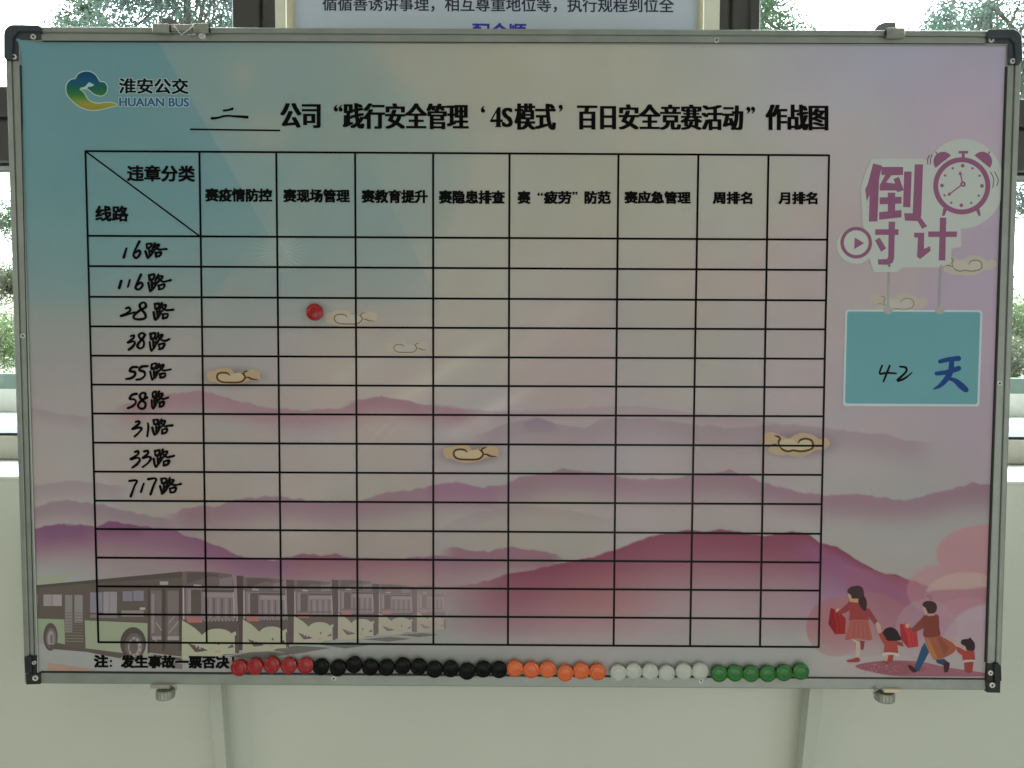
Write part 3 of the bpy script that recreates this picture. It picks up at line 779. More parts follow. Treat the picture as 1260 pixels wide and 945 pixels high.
# ---------------- printed gilded clouds
def cloud(o,k,kind,body,edge,light,hl=1,flip=False,name='cloud_picture'):
    p=Print(FY,.0003)
    if kind==0:
        pts=[(205,290),(235,238),(330,225),(400,190),(520,180),(620,195),(680,265),(760,255),(820,240),(900,215),(1010,205),(1090,225),(1125,280),(1120,350),(1160,368),(1010,395),(900,400),(830,440),(720,470),(560,480),(440,460),(360,425),(240,395)]
        st=[[(600,310),(560,270),(470,260),(400,280),(378,330),(400,385),(470,420),(600,428),(760,425),(830,395),(865,340),(840,290),(800,262)],[(845,290),(850,250),(915,228)],[(865,340),(930,345),(980,370),(1080,378)]]
        lt=[(590,300),(540,275),(450,275),(405,320),(430,385),(520,412),(760,405),(820,370),(845,320),(810,280),(700,275)]
    else:
        pts=[(105,190),(200,150),(300,160),(420,215),(520,240),(600,190),(700,160),(800,165),(900,200),(985,260),(1040,235),(1110,250),(1150,320),(1110,380),(1030,420),(920,430),(820,490),(700,530),(560,520),(500,505),(380,510),(260,480),(190,420),(230,350),(110,340)]
        st=[[(655,320),(690,270),(770,250),(860,275),(885,340),(870,400),(780,435),(680,445),(580,430),(500,445),(420,420),(370,370)],[(370,370),(350,300),(375,250),(340,215),(290,205)],[(235,350),(300,345),(370,370)]]
        lt=[(560,260),(640,330),(700,270),(800,265),(865,330),(850,395),(760,420),(600,420),(490,430),(400,390),(370,320),(420,270)]
    cx=np.mean([q[0] for q in pts])
    fl=(lambda L:[(2*cx-a,b_) for a,b_ in L]) if flip else (lambda L:L)
    p.spoly(fl(pts),body,o,k); p.spoly(fl(lt),light,o,k)
    for s_ in st: p.stroke(fl(s_),[hl*(14 if i in (0,len(s_)-1) else 32) for i in range(len(s_))],edge,o,k)
    return p.build(name,FILM)
cloud((240,440),14,0,(133,117,92),(66,48,26),(140,128,102))
cloud((530,533.5),13.4,0,(134,118,90),(62,42,22),(142,130,104))
cloud((930,520),12.6,1,(134,118,94),(60,46,26),(140,132,108))
cloud((384.8,368.5),14.2,0,(135,130,113),(98,86,68),(136,134,120),.7)
cloud((463,409),17.4,0,(135,130,116),(98,86,72),(133,131,121),.7)
cloud((1063,350),14.5,1,(134,130,118),(106,98,82),(136,134,124),.55)
cloud((1147,303),14.5,1,(136,133,120),(92,86,68),(140,138,126),.6)

# ---------------- printed family
FM=Print(FY,.0003)
FM.spoly([(1052,820),(1085,813),(1130,814),(1170,822),(1212,828),(1212,832),(1150,832),(1095,831)],(112,74,80))
FM.spoly([(1052,820),(1085,814),(1115,815),(1140,822),(1120,829),(1088,829)],(106,66,70))
for i in range(46):
    a=random.uniform(1058,1112); FM.ell(a,random.uniform(817,827),.8,.5,(128,96,98),n=6)
o=(1010,710);k=7.875
sk=(140,116,102)
FM.poly([(95,300),(165,325),(240,400),(235,550),(140,555),(72,455)],(112,30,30),o,k); FM.poly([(95,300),(120,305),(150,470),(140,555),(72,455)],(100,24,26),o,k); FM.stroke([(160,340),(185,548)],5,(80,18,20),o,k,sm=False,caps=False)
FM.poly([(340,615),(388,640),(372,785),(332,780)],(142,126,116),o,k); FM.poly([(378,615),(425,620),(412,705),(384,702)],(96,48,42),o,k); FM.poly([(285,590),(372,630),(330,632)],(146,132,122),o,k)
FM.spoly([(250,805),(300,795),(345,778),(372,785),(372,820),(270,826)],(112,50,48),o,k)
FM.spoly([(140,330),(165,300),(185,320),(180,350)],sk,o,k)
FM.poly([(270,245),(190,315),(155,335),(180,368),(255,335),(290,300)],(106,46,44),o,k)
FM.poly([(440,300),(470,305),(550,430),(522,458),(440,360)],(102,50,50),o,k); FM.spoly([(530,450),(552,435),(582,480),(572,515),(545,515)],sk,o,k)
FM.spoly([(262,245),(330,232),(440,290),(445,350),(455,425),(285,425),(283,360)],(110,46,46),o,k)
FM.poly([(288,412),(455,412),(500,602),(468,616),(350,592),(235,612)],(124,68,60),o,k)
for xx in (330,365,400,430): FM.stroke([(xx,430),(xx+(xx-370)*.5,590)],5,(104,52,48),o,k,sm=False,caps=False)
FM.poly([(275,205),(362,210),(358,248),(280,240)],(136,110,76),o,k); FM.spoly([(272,150),(262,185),(285,212),(300,180)],sk,o,k)
FM.spoly([(255,145),(275,105),(330,85),(390,92),(415,140),(412,200),(360,208),(300,205),(290,175)],(48,34,32),o,k); FM.spoly([(380,190),(420,185),(445,240),(440,300),(425,330),(380,285),(362,230)],(42,30,30),o,k)
FM.poly([(625,760),(650,755),(650,815),(625,835)],(140,120,100),o,k); FM.poly([(655,755),(705,755),(695,815),(640,845),(595,825),(598,808),(640,815)],(112,54,46),o,k)
FM.poly([(553,535),(600,530),(640,600),(735,615),(750,740),(608,740),(616,660),(580,600)],(122,54,46),o,k); FM.poly([(730,620),(790,632),(800,675),(735,655)],(104,50,44),o,k); FM.spoly([(545,515),(575,508),(590,530),(560,545)],sk,o,k)
FM.spoly([(600,735),(680,730),(755,742),(752,772),(700,752),(640,755),(605,768)],(144,136,126),o,k)
FM.spoly([(598,540),(625,500),(680,485),(730,510),(760,560),(780,608),(690,618),(640,612),(622,580)],(32,26,26),o,k)
o=(1095,730);k=9
FM.poly([(110,340),(170,335),(300,430),(315,590),(200,605),(120,510)],(134,46,46),o,k); FM.poly([(110,340),(135,338),(190,470),(205,604),(120,510)],(116,36,38),o,k)
for a in (235,270): FM.stroke([(a,430),(a+12,592)],5,(104,32,34),o,k,sm=False,caps=False)
FM.poly([(385,545),(432,650),(322,862),(258,852),(300,740),(350,600)],(34,60,82),o,k); FM.poly([(505,735),(600,725),(655,775),(600,800),(520,770)],(34,52,72),o,k)
FM.spoly([(197,800),(225,795),(268,825),(298,862),(262,875),(225,850)],(48,30,32),o,k); FM.spoly([(595,775),(640,760),(660,780),(645,860),(615,875),(598,865)],(50,32,32),o,k)
FM.spoly([(165,350),(200,335),(215,365),(190,385)],sk,o,k); FM.spoly([(700,540),(735,530),(750,575),(730,600)],sk,o,k)
FM.poly([(380,478),(552,468),(690,545),(745,600),(700,662),(590,718),(480,738),(430,640)],(114,66,48),o,k)
FM.poly([(395,490),(430,505),(530,722),(480,738),(430,640)],(126,84,52),o,k); FM.poly([(520,490),(560,490),(650,600),(600,690)],(100,56,44),o,k)
FM.poly([(365,262),(330,300),(235,395),(250,430),(300,420),(372,385)],(94,50,40),o,k)
FM.spoly([(362,262),(420,238),(510,232),(540,262),(545,380),(548,470),(380,480),(372,390)],(90,46,38),o,k)
FM.poly([(405,240),(440,225),(500,228),(500,242),(420,252)],(136,112,92),o,k); FM.spoly([(365,150),(400,150),(412,220),(392,240),(375,205)],sk,o,k)
FM.spoly([(358,130),(385,92),(450,84),(505,110),(520,160),(495,215),(430,222),(410,200),(390,160)],(48,32,34),o,k)
FM.stroke([(405,32),(430,22),(452,50),(456,85)],7,(96,60,62),o,k)
FM.poly([(740,590),(770,600),(830,635),(935,635),(942,745),(805,752),(800,690),(738,640)],(118,52,46),o,k)
FM.poly([(820,768),(925,758),(912,870),(872,886),(826,862)],(112,50,46),o,k); FM.spoly([(800,745),(870,735),(945,738),(945,758),(880,752),(812,770)],(142,126,114),o,k)
FM.spoly([(800,575),(840,590),(845,630),(815,622)],sk,o,k); FM.spoly([(785,555),(800,512),(865,505),(885,488),(905,510),(938,555),(932,628),(850,628),(835,590)],(42,30,32),o,k)
FM.build('family_picture',FILM,label='print of two parents and two children walking with red bags')

# ---------------- logo
LG=Print(FY,.0005)
o=(70,80);k=7
mk=smooth([(84,215),(90,165),(125,128),(162,120),(185,82),(232,60),(285,60),(330,85),(358,125),(372,146),(410,152),(434,188),(430,228),(405,258),(370,264),(325,250),(290,222),(262,205),(196,207),(232,240),(262,290),(302,322),(352,334),(420,326),(475,328),(518,346),(470,360),(420,372),(355,386),(295,388),(235,374),(178,345),(128,300),(95,258)])
for (wd,cl) in ((16,(128,150,132)),):
    q=np.vstack([mk,mk[:2]]); LG.stroke([tuple(a) for a in q],wd,cl,o,k,sm=False)
def lc(y):
    st=[(60,(20,50,78)),(140,(24,62,84)),(200,(28,74,58)),(260,(42,88,46)),(310,(88,106,44)),(345,(112,108,46)),(390,(100,98,48))]
    return [np.interp(y,[a for a,_ in st],[c_[i] for _,c_ in st]) for i in range(3)]
t=tessellate_polygon([[Vector((a,b_,0)) for a,b_ in mk]])
LG.raw(mk/k+np.array(o),t,np.array([lc(b_) for _,b_ in mk]))
LG.spoly([(200,200),(240,188),(262,168),(278,150),(296,158),(322,172),(300,186),(270,190),(262,204)],(124,146,146),o,k)
LG.build('company_logo',FILM,label='blue to green swirling cloud logo')
LT=Print(FY,.0005)
for wgt,cl in ((.03,(126,142,138)),(.0,(10,16,18))):
    e=0
    LT.text('淮安公交',147.2-e,96.8-e,231.6+e,115.2+e,cl,0,smear=1.5 if wgt else .65,ysmear=1.3 if wgt else .5)
for wgt,cl in ((.03,(126,144,142)),(.0,(32,72,96))):
    e=0
    LT.text('HUAIAN BUS',147.4-e,120.6-e,232.4+e,131+e,cl,0,smear=1.3 if wgt else .5,ysmear=1.1 if wgt else .3)
LT.build('logo_lettering',FILM)

# ---------------- title
TT=Print(FY,.0005)
def song(t,x0,y0,x1,y1): TT.text(t,x0+1.3,y0+.3,x1-1.3,y1-.3,BLK,0,smear=1.5,ysmear=.35)
song('公司',345,126.8,394.5,157.5); song('践行安全管理',422,127,576.6,159); song('模式',633,127.5,684,160)
song('百日安全竞赛活动',710,128.4,914.4,160); song('作战图',942,128.8,1019,160.4)
TT.text('S',618.5,133,630,156.3,BLK,0,smear=1.2,ysmear=.3)
TT.poly([(603,148.6),(612.5,132),(616,132),(616,147),(618.6,147),(618.6,150.4),(616,150.4),(616,155),(618,156.6),(608.6,156.6),(610.4,155),(610.4,150.4),(603,150.4)],BLK)
TT.poly([(606,147),(610.6,138.8),(610.6,147)],(120,124,112))
def comma(cx,cy,up):
    s_=-1 if up else 1
    TT.ell(cx,cy,2.5,2.6,BLK,n=14); TT.spoly([(cx+s_*2.4,cy-s_*.5),(cx+s_*2.2,cy+s_*3),(cx-s_*1.6,cy+s_*6.3),(cx+s_*.2,cy+s_*2)],BLK)
comma(413.5,135,True);comma(419.4,135,True);comma(594.4,136.5,True);comma(689.8,131.6,False);comma(920.6,134,False);comma(926.4,134,False)
TT.build('title_lettering',FILM)
UL=Print(FY,.0005); UL.stroke([(234,159.2),(345,160.7)],2.0,BLK,sm=False,caps=False); UL.build('title_underline',FILM)
HD=Print(FY,.0008)
HD.stroke([(261,145.8),(268,145.2),(278,142.8),(290,143.3),(304.5,144.4)],[3.4,2.6,2.4,2.6,3.6],BLK); HD.stroke([(275.6,136.3),(281,135.6),(286.3,134)],[2.6,2.4,3.2],BLK)
HD.build('handwriting',FILM,M_print,'handwritten character for two on the title underline')

# ---------------- table rules
TG=Print(FY,.0005)
xt=[105.3,245.5,340,437,533,627,761,859.3,945.5,1020]; xb=[121.3,254.6,346.5,440.2,533.3,625,755,849,935,1007.3]
yl=[186,290.2,327.5,365.2,401.6,437.6,473.2,508.8,544.6,580.2,616,650.8,686,721.3,755.6,790]; yr=[191.2,295,332.3,369.7,405.3,441.5,476.5,512.3,548.5,584.3,620.3,656.8,692,726.6,761.5,796]
for a,b_ in zip(xt,xb):
    y0=186+5.2*(a-105)/915; y1=790+6*(b_-121)/886
    TG.stroke([(a,y0-.8),(b_,y1+.8)],2.5 ,BLK,sm=False,caps=False)
for a,b_ in zip(yl,yr):
    xl=105.3+(a-186)/(790-186)*16; xr=1020-(b_-191)/(605)*12.7
    TG.stroke([(xl,a),(xr,b_)],2.5,BLK,sm=False,caps=False)
TG.stroke([(106.5,187),(246.5,291)],1.9,BLK,sm=False,caps=False)
TG.build('table_rules',FILM)

def heading(items):
    p=Print(FY,.0006)
    for t_,x0,y0,x1,y1 in items: p.text(t_,x0+.6,y0+.6,x1-.6,y1-.6,BLK,0,smear=.75,ysmear=.6)
    p.build('heading_text',FILM)
heading([('违章分类',156.7,203.3,240,223.6)]); heading([('线路',117.6,253.2,158.2,272.6)])
for it in (('赛疫情防控',252.6,231.8,335,248.4),('赛现场管理',348.6,232.6,430.4,249.2),('赛教育提升',445,233.4,526.4,250),('赛隐患排查',540,234.2,621.2,250.9),('赛应急管理',768.3,235.3,849.8,250.9),('周排名',877,235.8,925.5,251.3),('月排名',957.8,236,1005.6,251.5)): heading([it])
p=Print(FY,.0006)
for t_,x0,x1 in (('赛',637,652.6),('疲劳',669.3,703),('防范',719.3,751.4)): p.text(t_,x0+.5,235.5,x1-.5,250.5,BLK,0,smear=.75,ysmear=.6)
for cx,up in ((662.8,1),(666.8,1),(705.6,0),(709.2,0)):
    s_=-1 if up else 1
    cy=239.6 if up else 237.4
    p.ell(cx,cy,1.5,1.5,BLK,n=10); p.poly([(cx+s_*1.5,cy-s_*.3),(cx+s_*1.1,cy+s_*1.8),(cx-s_*1.0,cy+s_*3.2),(cx,cy+s_*1)],BLK)
p.build('heading_text',FILM)
p=Print(FY,.0006)
p.text('注',116.6,806.2,132.8,820.6,BLK,0,smear=.9,ysmear=.7); p.ell(136.8,813.2,1.5,1.5,BLK,n=10); p.ell(136.8,819,1.5,1.5,BLK,n=10)
p.text('发生事故一票否决',149.8,806.8,281.6,821.6,BLK,0,smear=.9,ysmear=.7)
p.poly([(285.5,808),(288.3,808),(287.5,817),(286.3,817)],BLK); p.ell(286.9,820,1.4,1.4,BLK,n=10)
p.build('note_text',FILM)

# ---------------- handwriting in the first column
LU=[[(22,12),(26,58)],[(22,14),(72,6),(62,50),(28,56)],[(46,56),(52,135)],[(52,95),(84,84)],[(10,88),(22,150),(34,166)],[(30,166),(60,142),(90,96)],
    [(108,2),(98,34),(80,64)],[(104,26),(150,20),(130,56),(78,100)],[(108,44),(150,74),(190,72),(228,64)],[(112,112),(118,152)],[(114,114),(172,104),(158,142),(116,150)]]
def hand(o,strokes,lubox,seed,name='handwriting',wd=25):
    p=Print(FY,.0008); r=random.Random(seed); k=8.22
    for s_ in strokes: p.stroke(s_,[wd*r.uniform(.8,1.2) for _ in s_],BLK,o,k)
    x0,y0,x1,y1=lubox
    for s_ in LU:
        q=[(x0+a/232*(x1-x0)+r.uniform(-4,4),y0+b_/168*(y1-y0)+r.uniform(-4,4)) for a,b_ in s_]
        p.stroke(q,[24*r.uniform(.8,1.2) for _ in q],BLK,o,k)
    p.build(name,FILM)
o1=(140,285);o2=(140,400);o3=(140,505)
hand(o1,[[(130,170),(103,262)],[(262,100),(222,180),(203,240),(232,268),(268,225),(258,192),(220,215)]],(315,115,540,268),1)
hand(o1,[[(78,500),(58,570)],[(165,490),(145,560)],[(278,435),(240,520),(224,572),(258,585),(293,548),(280,516),(238,540)]],(340,430,580,600),2)
hand(o1,[[(125,778),(155,768),(168,798),(125,832),(70,855),(120,845),(215,815)],[(330,755),(318,722),(288,720),(264,748),(282,788),(318,830),(322,872),(270,888),(210,880),(208,848),(255,805),(300,780),(328,760)]],(395,720,605,895),3)
hand(o2,[[(175,112),(208,104),(200,132),(140,180),(198,165),(216,182),(190,222),(155,248)],[(318,98),(290,80),(256,102),(270,135),(305,165),(303,215),(270,236),(242,214),(258,178),(298,132),(318,100)]],(355,75,570,260),4)
hand(o2,[[(240,425),(188,428),(165,465),(212,474),(216,508),(175,538),(125,545)],[(345,415),(282,422),(262,456),(308,472),(316,510),(278,544),(230,552)]],(365,385,580,550),5)
hand(o2,[[(235,695),(190,705),(163,745),(212,753),(226,785),(192,820),(145,840)],[(340,732),(318,735),(322,692),(286,688),(265,720),(288,757),(322,792),(316,834),(284,846),(250,826),(260,786),(302,750),(338,732)]],(375,670,560,842),6)
hand(o3,[[(225,116),(256,108),(256,136),(185,190),(248,174),(285,182),(258,222),(215,262)],[(348,130),(352,180),(341,262)]],(385,85,600,250),7)
hand(o3,[[(215,420),(246,414),(246,444),(170,495),(240,478),(267,498),(238,542),(190,578)],[(310,415),(345,408),(346,438),(293,482),(354,468),(377,488),(346,534),(295,572)]],(400,395,620,570),8)
hand(o3,[[(160,712),(235,710),(210,770),(175,868)],[(305,738),(278,822)],[(350,695),(430,690),(405,760),(375,848)]],(465,680,685,845),9)

# ---------------- countdown emblem
CD=Print(FY,.0005); o=(1000,160);k=4.723
bk=(137,144,136); PU=(104,68,88)
CD.ell(872,312,236,262,bk,o,k,n=60)
CD.poly([(340,165),(640,165),(700,200),(860,560),(862,678),(806,690),(800,772),(740,800),(520,800),(488,826),(352,826),(335,776),(290,540),(285,440),(275,340),(300,260)],bk,o,k)
CD.ell(250,672,112,106,bk,o,k)
for pl in ([(350,195),(402,207),(385,285),(375,532),(325,532),(330,375),(313,415),(304,345),(320,310)],
 [(398,215),(524,215),(524,262),(456,264),(425,305),(478,312),(468,285),(500,272),(528,350),(492,362),(484,352),(388,352),(388,322),(420,262),(398,262)],
 [(435,364),(478,364),(478,510),(435,515)],[(388,392),(515,388),(515,428),(388,432)],[(385,478),(515,465),(515,508),(385,522)],
 [(530,242),(574,242),(566,450),(524,448)],[(592,200),(640,200),(630,490),(626,515),(608,530),(535,527),(530,484),(580,484)],
 [(628,510),(664,560),(635,575),(606,525)],[(588,597),(647,597),(645,692),(680,675),(684,702),(624,750),(605,738),(610,625),(588,625)],
 [(738,510),(775,510),(769,758),(731,758)],[(670,590),(838,590),(836,622),(670,622)],[(362,577),(498,577),(498,610),(362,610)],
 [(440,533),(478,533),(472,745),(465,770),(440,783),(380,783),(378,752),(430,750),(438,735)],[(360,640),(388,626),(426,688),(396,708)],[(243,625),(298,658),(240,692)]):
    CD.poly(pl,PU,o,k)
CD.ring(252,655,72,92,PU,o,k)
def bell(cx,cy,r,a0,a1): CD.ell(cx,cy,r,r,PU,o,k,n=24,a0=math.radians(a0),a1=math.radians(a1))
bell(757,184,57,140,322); bell(984,184,57,218,400)
CD.stroke([(714,128),(730,150)],8,PU,o,k); CD.stroke([(1028,128),(1012,150)],8,PU,o,k)
CD.ring(865,325,165,178,bk,o,k); CD.ring(865,325,137,166,PU,o,k,n=64)
CD.poly([(846,122),(902,122),(902,137),(846,137)],PU,o,k); CD.poly([(866,137),(881,137),(884,165),(862,165)],PU,o,k)
CD.poly([(757,455),(780,462),(765,498),(750,502)],PU,o,k); CD.poly([(945,462),(966,452),(975,495),(964,502)],PU,o,k)
for a,b_,r in ((870,208,11),(982,325,11),(862,438,11),(750,323,11),(812,223,7),(768,265,7),(765,380,7),(804,423,7),(920,424,7),(963,382,7),(968,266,7),(927,223,7)): CD.ell(a,b_,r,r,PU,o,k,n=16)
CD.stroke([(870,315),(857,252)],8,PU,o,k,sm=False); CD.poly([(844,262),(855,238),(868,258)],PU,o,k)
CD.stroke([(870,315),(792,374)],8,PU,o,k,sm=False); CD.poly([(780,382),(790,360),(804,380)],PU,o,k)
CD.ell(872,315,16,16,PU,o,k); CD.ell(872,315,5,5,bk,o,k,n=12)
for st in ([(692,145),(684,170),(683,198)],[(676,148),(667,172),(668,200)],[(1032,245),(1050,285),(1045,335)],[(1056,245),(1076,290),(1068,325)]): CD.stroke(st,6,(92,70,84),o,k)
CD.build('countdown_emblem',FILM,label='plum countdown characters with an alarm clock and a play button')

CS=Print(FY,.0005)
CS.stroke([(1094,327),(1092.2,382)],2.6,(118,120,116),sm=False); CS.stroke([(1157.6,327),(1155.8,382)],2.6,(118,120,116),sm=False)
def rrect(TL,TR,BR,BL,r):
    out=[]
    for (c_,p_,n_) in ((TL,BL,TR),(TR,TL,BR),(BR,TR,BL),(BL,BR,TL)):
        c_=np.array(c_,float);p_=np.array(p_,float);n_=np.array(n_,float)
        a=c_+(p_-c_)/np.linalg.norm(p_-c_)*r; b_=c_+(n_-c_)/np.linalg.norm(n_-c_)*r
        for i in range(7):
            t=i/6; out.append(tuple((1-t)**2*a+2*t*(1-t)*c_+t*t*b_))
    return out
o=(1000,330)
CS.poly(rrect((188,240),(986,243),(967,804),(174,801),22),(140,152,148),o,k)
CS.poly(rrect((200,252),(973,255),(955,790),(187,786),16),(78,119,121),o,k)
CS.ell(437,243,28,24,(122,124,118),o,k); CS.ell(736,243,28,24,(122,124,118),o,k)
CS.build('countdown_card',FILM,label='teal rounded card hanging on two printed strings')
TI=Print(FY,.0008); BL_=(24,50,92)
TI.stroke([(738,542),(790,530),(846,524)],[24,27,30],BL_,o,k); TI.stroke([(718,612),(780,604),(846,582)],[24,27,30],BL_,o,k)
TI.stroke([(806,530),(800,600),(770,650),(735,685),(700,702)],[28,33,31,22,7],BL_,o,k); TI.stroke([(770,640),(820,650),(860,682),(888,706)],[10,26,37,32],BL_,o,k)
TI.build('day_character',FILM)
H4=Print(FY,.0008)
H4.stroke([(402,566),(388,612),(430,608),(484,612)],[11,12,13,9],BLK,o,k); H4.stroke([(446,566),(428,612),(409,660)],[11,13,10],BLK,o,k)
H4.stroke([(506,572),(540,578),(538,606),(490,652),(530,642),(576,606)],[11,13,13,14,13,6],BLK,o,k)
H4.build('handwriting',FILM,label='handwritten number forty two on the teal card')

# ---------------- corner caps
def W2(pts,Y): 
    r=P([a for a,_ in pts],[b_ for _,b_ in pts],Y); return [(q[0],q[2]) for q in r]
def arc(cx,cy,r,a0,a1,n=6): return [(cx+r*math.cos(math.radians(a0+(a1-a0)*i/n)),cy+r*math.sin(math.radians(a0+(a1-a0)*i/n))) for i in range(n+1)]
def screw(parent,x,y,Y,r=.0031,name='screw'):
    p=P(x,y,Y); b=MB()
    b.lathe((p[0],Y,p[2]),[(r*1.05,-.001),(r*1.05,.0006),(r*.9,.0012),(r*.62,.0012),(r*.45,.0003)],20)
    s_=b.build(name,M_chrome,parent)
    b=MB(); b.lathe((p[0],Y,p[2]),[(r*.36,.0002),(r*.34,.0006),(r*.1,.0008)],10); b.build('recess',M_dark,s_) if parent is WB else b.build('recess',M_dark,parent)
    return s_
D1=-.0128
cap=MB()
o_=arc(16,42,12.5,180,270)+arc(45,34.5,4.5,270,360)+[(49.5,38.5),(21.8,38.5),(15,46),(14.5,73),(7,74),(3.6,70)]
cap.prism(W2(o_,D1),D1,.016,.0022)
c1=cap.build('corner_cap',M_cap,WB)
b=MB(); b.prism(W2([(15,39),(50,39),(50,48.6),(22.5,49),(22,75),(13,75)],-.0094),-.0094,.001,.0006); b.build('cap_lip',M_cap,c1)
screw(c1,41,45.2,-.0098); screw(c1,17.3,70,-.0098)
cap=MB()
o_=[(1216,47)]+arc(1219.5,39,4,180,270)+arc(1245,48.5,13.8,270,360)+[(1259.5,74),(1255,79),(1250,78.5),(1249.5,54),(1243,47)]
cap.prism(W2(o_,D1),D1,.016,.0022)
c2=cap.build('corner_cap',M_cap,WB)
b=MB(); b.prism(W2([(1213.5,45),(1250,45.5),(1252,80),(1240.2,80),(1240.8,53.5),(1213.5,53)],-.0094),-.0094,.001,.0006); b.build('cap_lip',M_cap,c2)
screw(c2,1219.7,49.2,-.0098); screw(c2,1246,75.3,-.0098)
cap=MB(); cap.prism(W2([(29,809),(31.5,808),(38.5,808),(38.5,829),(30.5,829)],D1),D1,.014,.0015)
c3=cap.build('corner_cap',M_capb,WB)
b=MB(); b.prism(W2([(38.2,807.5),(44.6,806.5),(44.4,828.8),(38.2,828.8)],-.0098),-.0098,.002,.0005); b.build('cap_lip',M_capb,c3)
b=MB(); b.prism(W2([(31.6,829.3),(48.8,828.8),(49,842),(31.8,842.6)],-.0100),-.0100,.014,.0008); b.build('cap_foot',M_capb,c3)
screw(c3,42,815.4,-.0102,.0024); screw(c3,43.5,834.4,-.0104,.0034)
cap=MB(); cap.prism(W2([(1224,817),(1229.5,816.6),(1232.5,820),(1233,838),(1230.5,839.5),(1224,839)],D1),D1,.014,.0015)
c4=cap.build('corner_cap',M_capb,WB)
b=MB(); b.prism(W2([(1215,817),(1224.2,816.8),(1224.2,838.8),(1213.6,838.4)],-.0098),-.0098,.002,.0005); b.build('cap_lip',M_capb,c4)
b=MB(); b.prism(W2([(1213.6,838.8),(1231.2,839.3),(1231,852.8),(1215,852.4)],-.0100),-.0100,.014,.0008); b.build('cap_foot',M_capb,c4)
screw(c4,1218.7,828,-.0102,.0030); screw(c4,1220.8,843,-.0104,.0033)
for x,y,Y in ((28.4,413.3,-.0084),(881.4,49.6,-.0084),(1229.8,471.6,-.0084),(410.6,834.6,-.0076),(862.4,837.6,-.0076)): screw(WB,x,y,Y,.0031)

# ---------------- brackets at the top edge
def pbox(q,x0,y0,x1,y1,Yf,Yb,bev=.0006):
    a=P(x0,y0,Yf);c_=P(x1,y1,Yf); q.box(min(a[0],c_[0]),max(a[0],c_[0]),Yf,Yb,min(a[2],c_[2]),max(a[2],c_[2]),bev)
b=MB(); pbox(b,187,28.8,207.6,39.8,-.0155,-.0100); pbox(b,187.3,28.9,207.4,31.5,-.0099,.02); br=b.build('hanging_bracket',M_zinc,WB)
b=MB(); pbox(b,237.2,28.3,256.0,39.9,-.0155,-.0100); pbox(b,237.3,28.4,255.9,31.5,-.0099,.02); b.build('bracket_block',M_zinc,br)
b=MB(); pbox(b,209.6,29.4,237.0,38.2,-.0125,-.0098); b.build('bracket_plate',M_zinc,br)
b=MB(); pbox(b,207.8,30.5,209.5,38.5,-.0130,-.0098,0); b.build('bracket_slot',M_dark,br)
b=MB(); pbox(b,256.2,29.3,257.6,39.2,-.0130,-.0098,0); b.build('bracket_slot',M_dark,br)
def wpts(L,Y): return [tuple(P(a,b_,Y)) for a,b_ in L]
b=MB(); b.tube(wpts([(212,33.2),(214.5,32.4),(223.4,43.0),(238.4,32.0),(239.4,34.6)],-.0150),.0008,8); b.tube(wpts([(228.5,42.6),(240.5,41.8),(238.8,37.5)],-.0135),.0005,6); b.build('bent_wire',M_chrome,br,True)
p_=P(248,43.2,-.0125); b=MB(); b.lathe((p_[0],-.0095,p_[2]),[(.0042,-.001),(.0042,.002),(.0032,.003),(.0022,.003),(.0018,.001)],20); b.build('bracket_bolt',M_chrome,br)
b=MB(); b.prism(W2([(198,21.7),(209.5,21.5),(215.5,24.2),(220.5,29.5),(220,34),(198,34)],.018),.018,.032,.001); b.build('plastic_hook',mat('grey_plastic_hook',(.16,.155,.165),rough=.5,var=.1),br)
b=MB(); pbox(b,1092,33.9,1113.8,46.2,-.0155,-.0100); pbox(b,1092.3,34.0,1113.6,36.5,-.0099,.02); br2=b.build('hanging_bracket',M_zinc,WB)
b=MB(); pbox(b,1090.4,35.5,1091.9,43,-.0130,-.0098,0); b.build('bracket_slot',M_dark,br2)
b=MB(); b.prism(W2([(1077.6,35.5),(1081,30.2),(1089,27),(1102,27.2),(1103.4,34),(1103.4,40),(1078,40)],.018),.018,.032,.001); b.build('plastic_hook',mat('pale_plastic_hook',(.22,.21,.21),rough=.5,var=.1),br2)
# ---------------- clamps under the bottom edge
def clamp(xp0,xp1,yp0,yp1,kx,ky,kr,side):
    b=MB(); pbox(b,xp0,yp0,xp1,yp1,-.0120,.010); c_=b.build('edge_clamp',M_beige if side<0 else M_cream,WB)
    p_=P(kx,ky,-.004); b=MB()
    n_=22; prof_=[(kr*.8,-.0115),(kr*.95,-.0105),(kr,-.009),(kr,-.0015),(kr*.9,0)]
    vs=[];fs=[]
    for r,h in prof_:
        for i in range(n_*2):
            a=math.pi*i/n_; rr_=r*(1 if i%2 else .955); vs.append((p_[0]+rr_*math.cos(a),-.004+rr_*math.sin(a),p_[2]+h))
    m=n_*2
    for q in range(len(prof_)-1):
        for i in range(m): fs.append((q*m+i,q*m+(i+1)%m,(q+1)*m+(i+1)%m,(q+1)*m+i))
    fs.append(tuple(range(m))[::-1]); fs.append(tuple((len(prof_)-1)*m+i for i in range(m)))
    b.add(vs,fs); b.build('knurled_knob',M_zinc,c_)
    s_=1 if side<0 else -1
    b=MB(); b.tube(wpts([(kx+s_*7,yp0-.5),(kx+s_*12.5,yp0+1),(kx+s_*13.5,yp0+5),(kx+s_*10,yp0+9)],-.012),.0011,8); b.build('clamp_strap',M_zinc,c_,True)
clamp(184.5,208.5,842.8,847.6,203.5,847.9,.0112,-1)
clamp(1088,1109.5,848.4,852.8,1088.5,851.2,.0118,1)

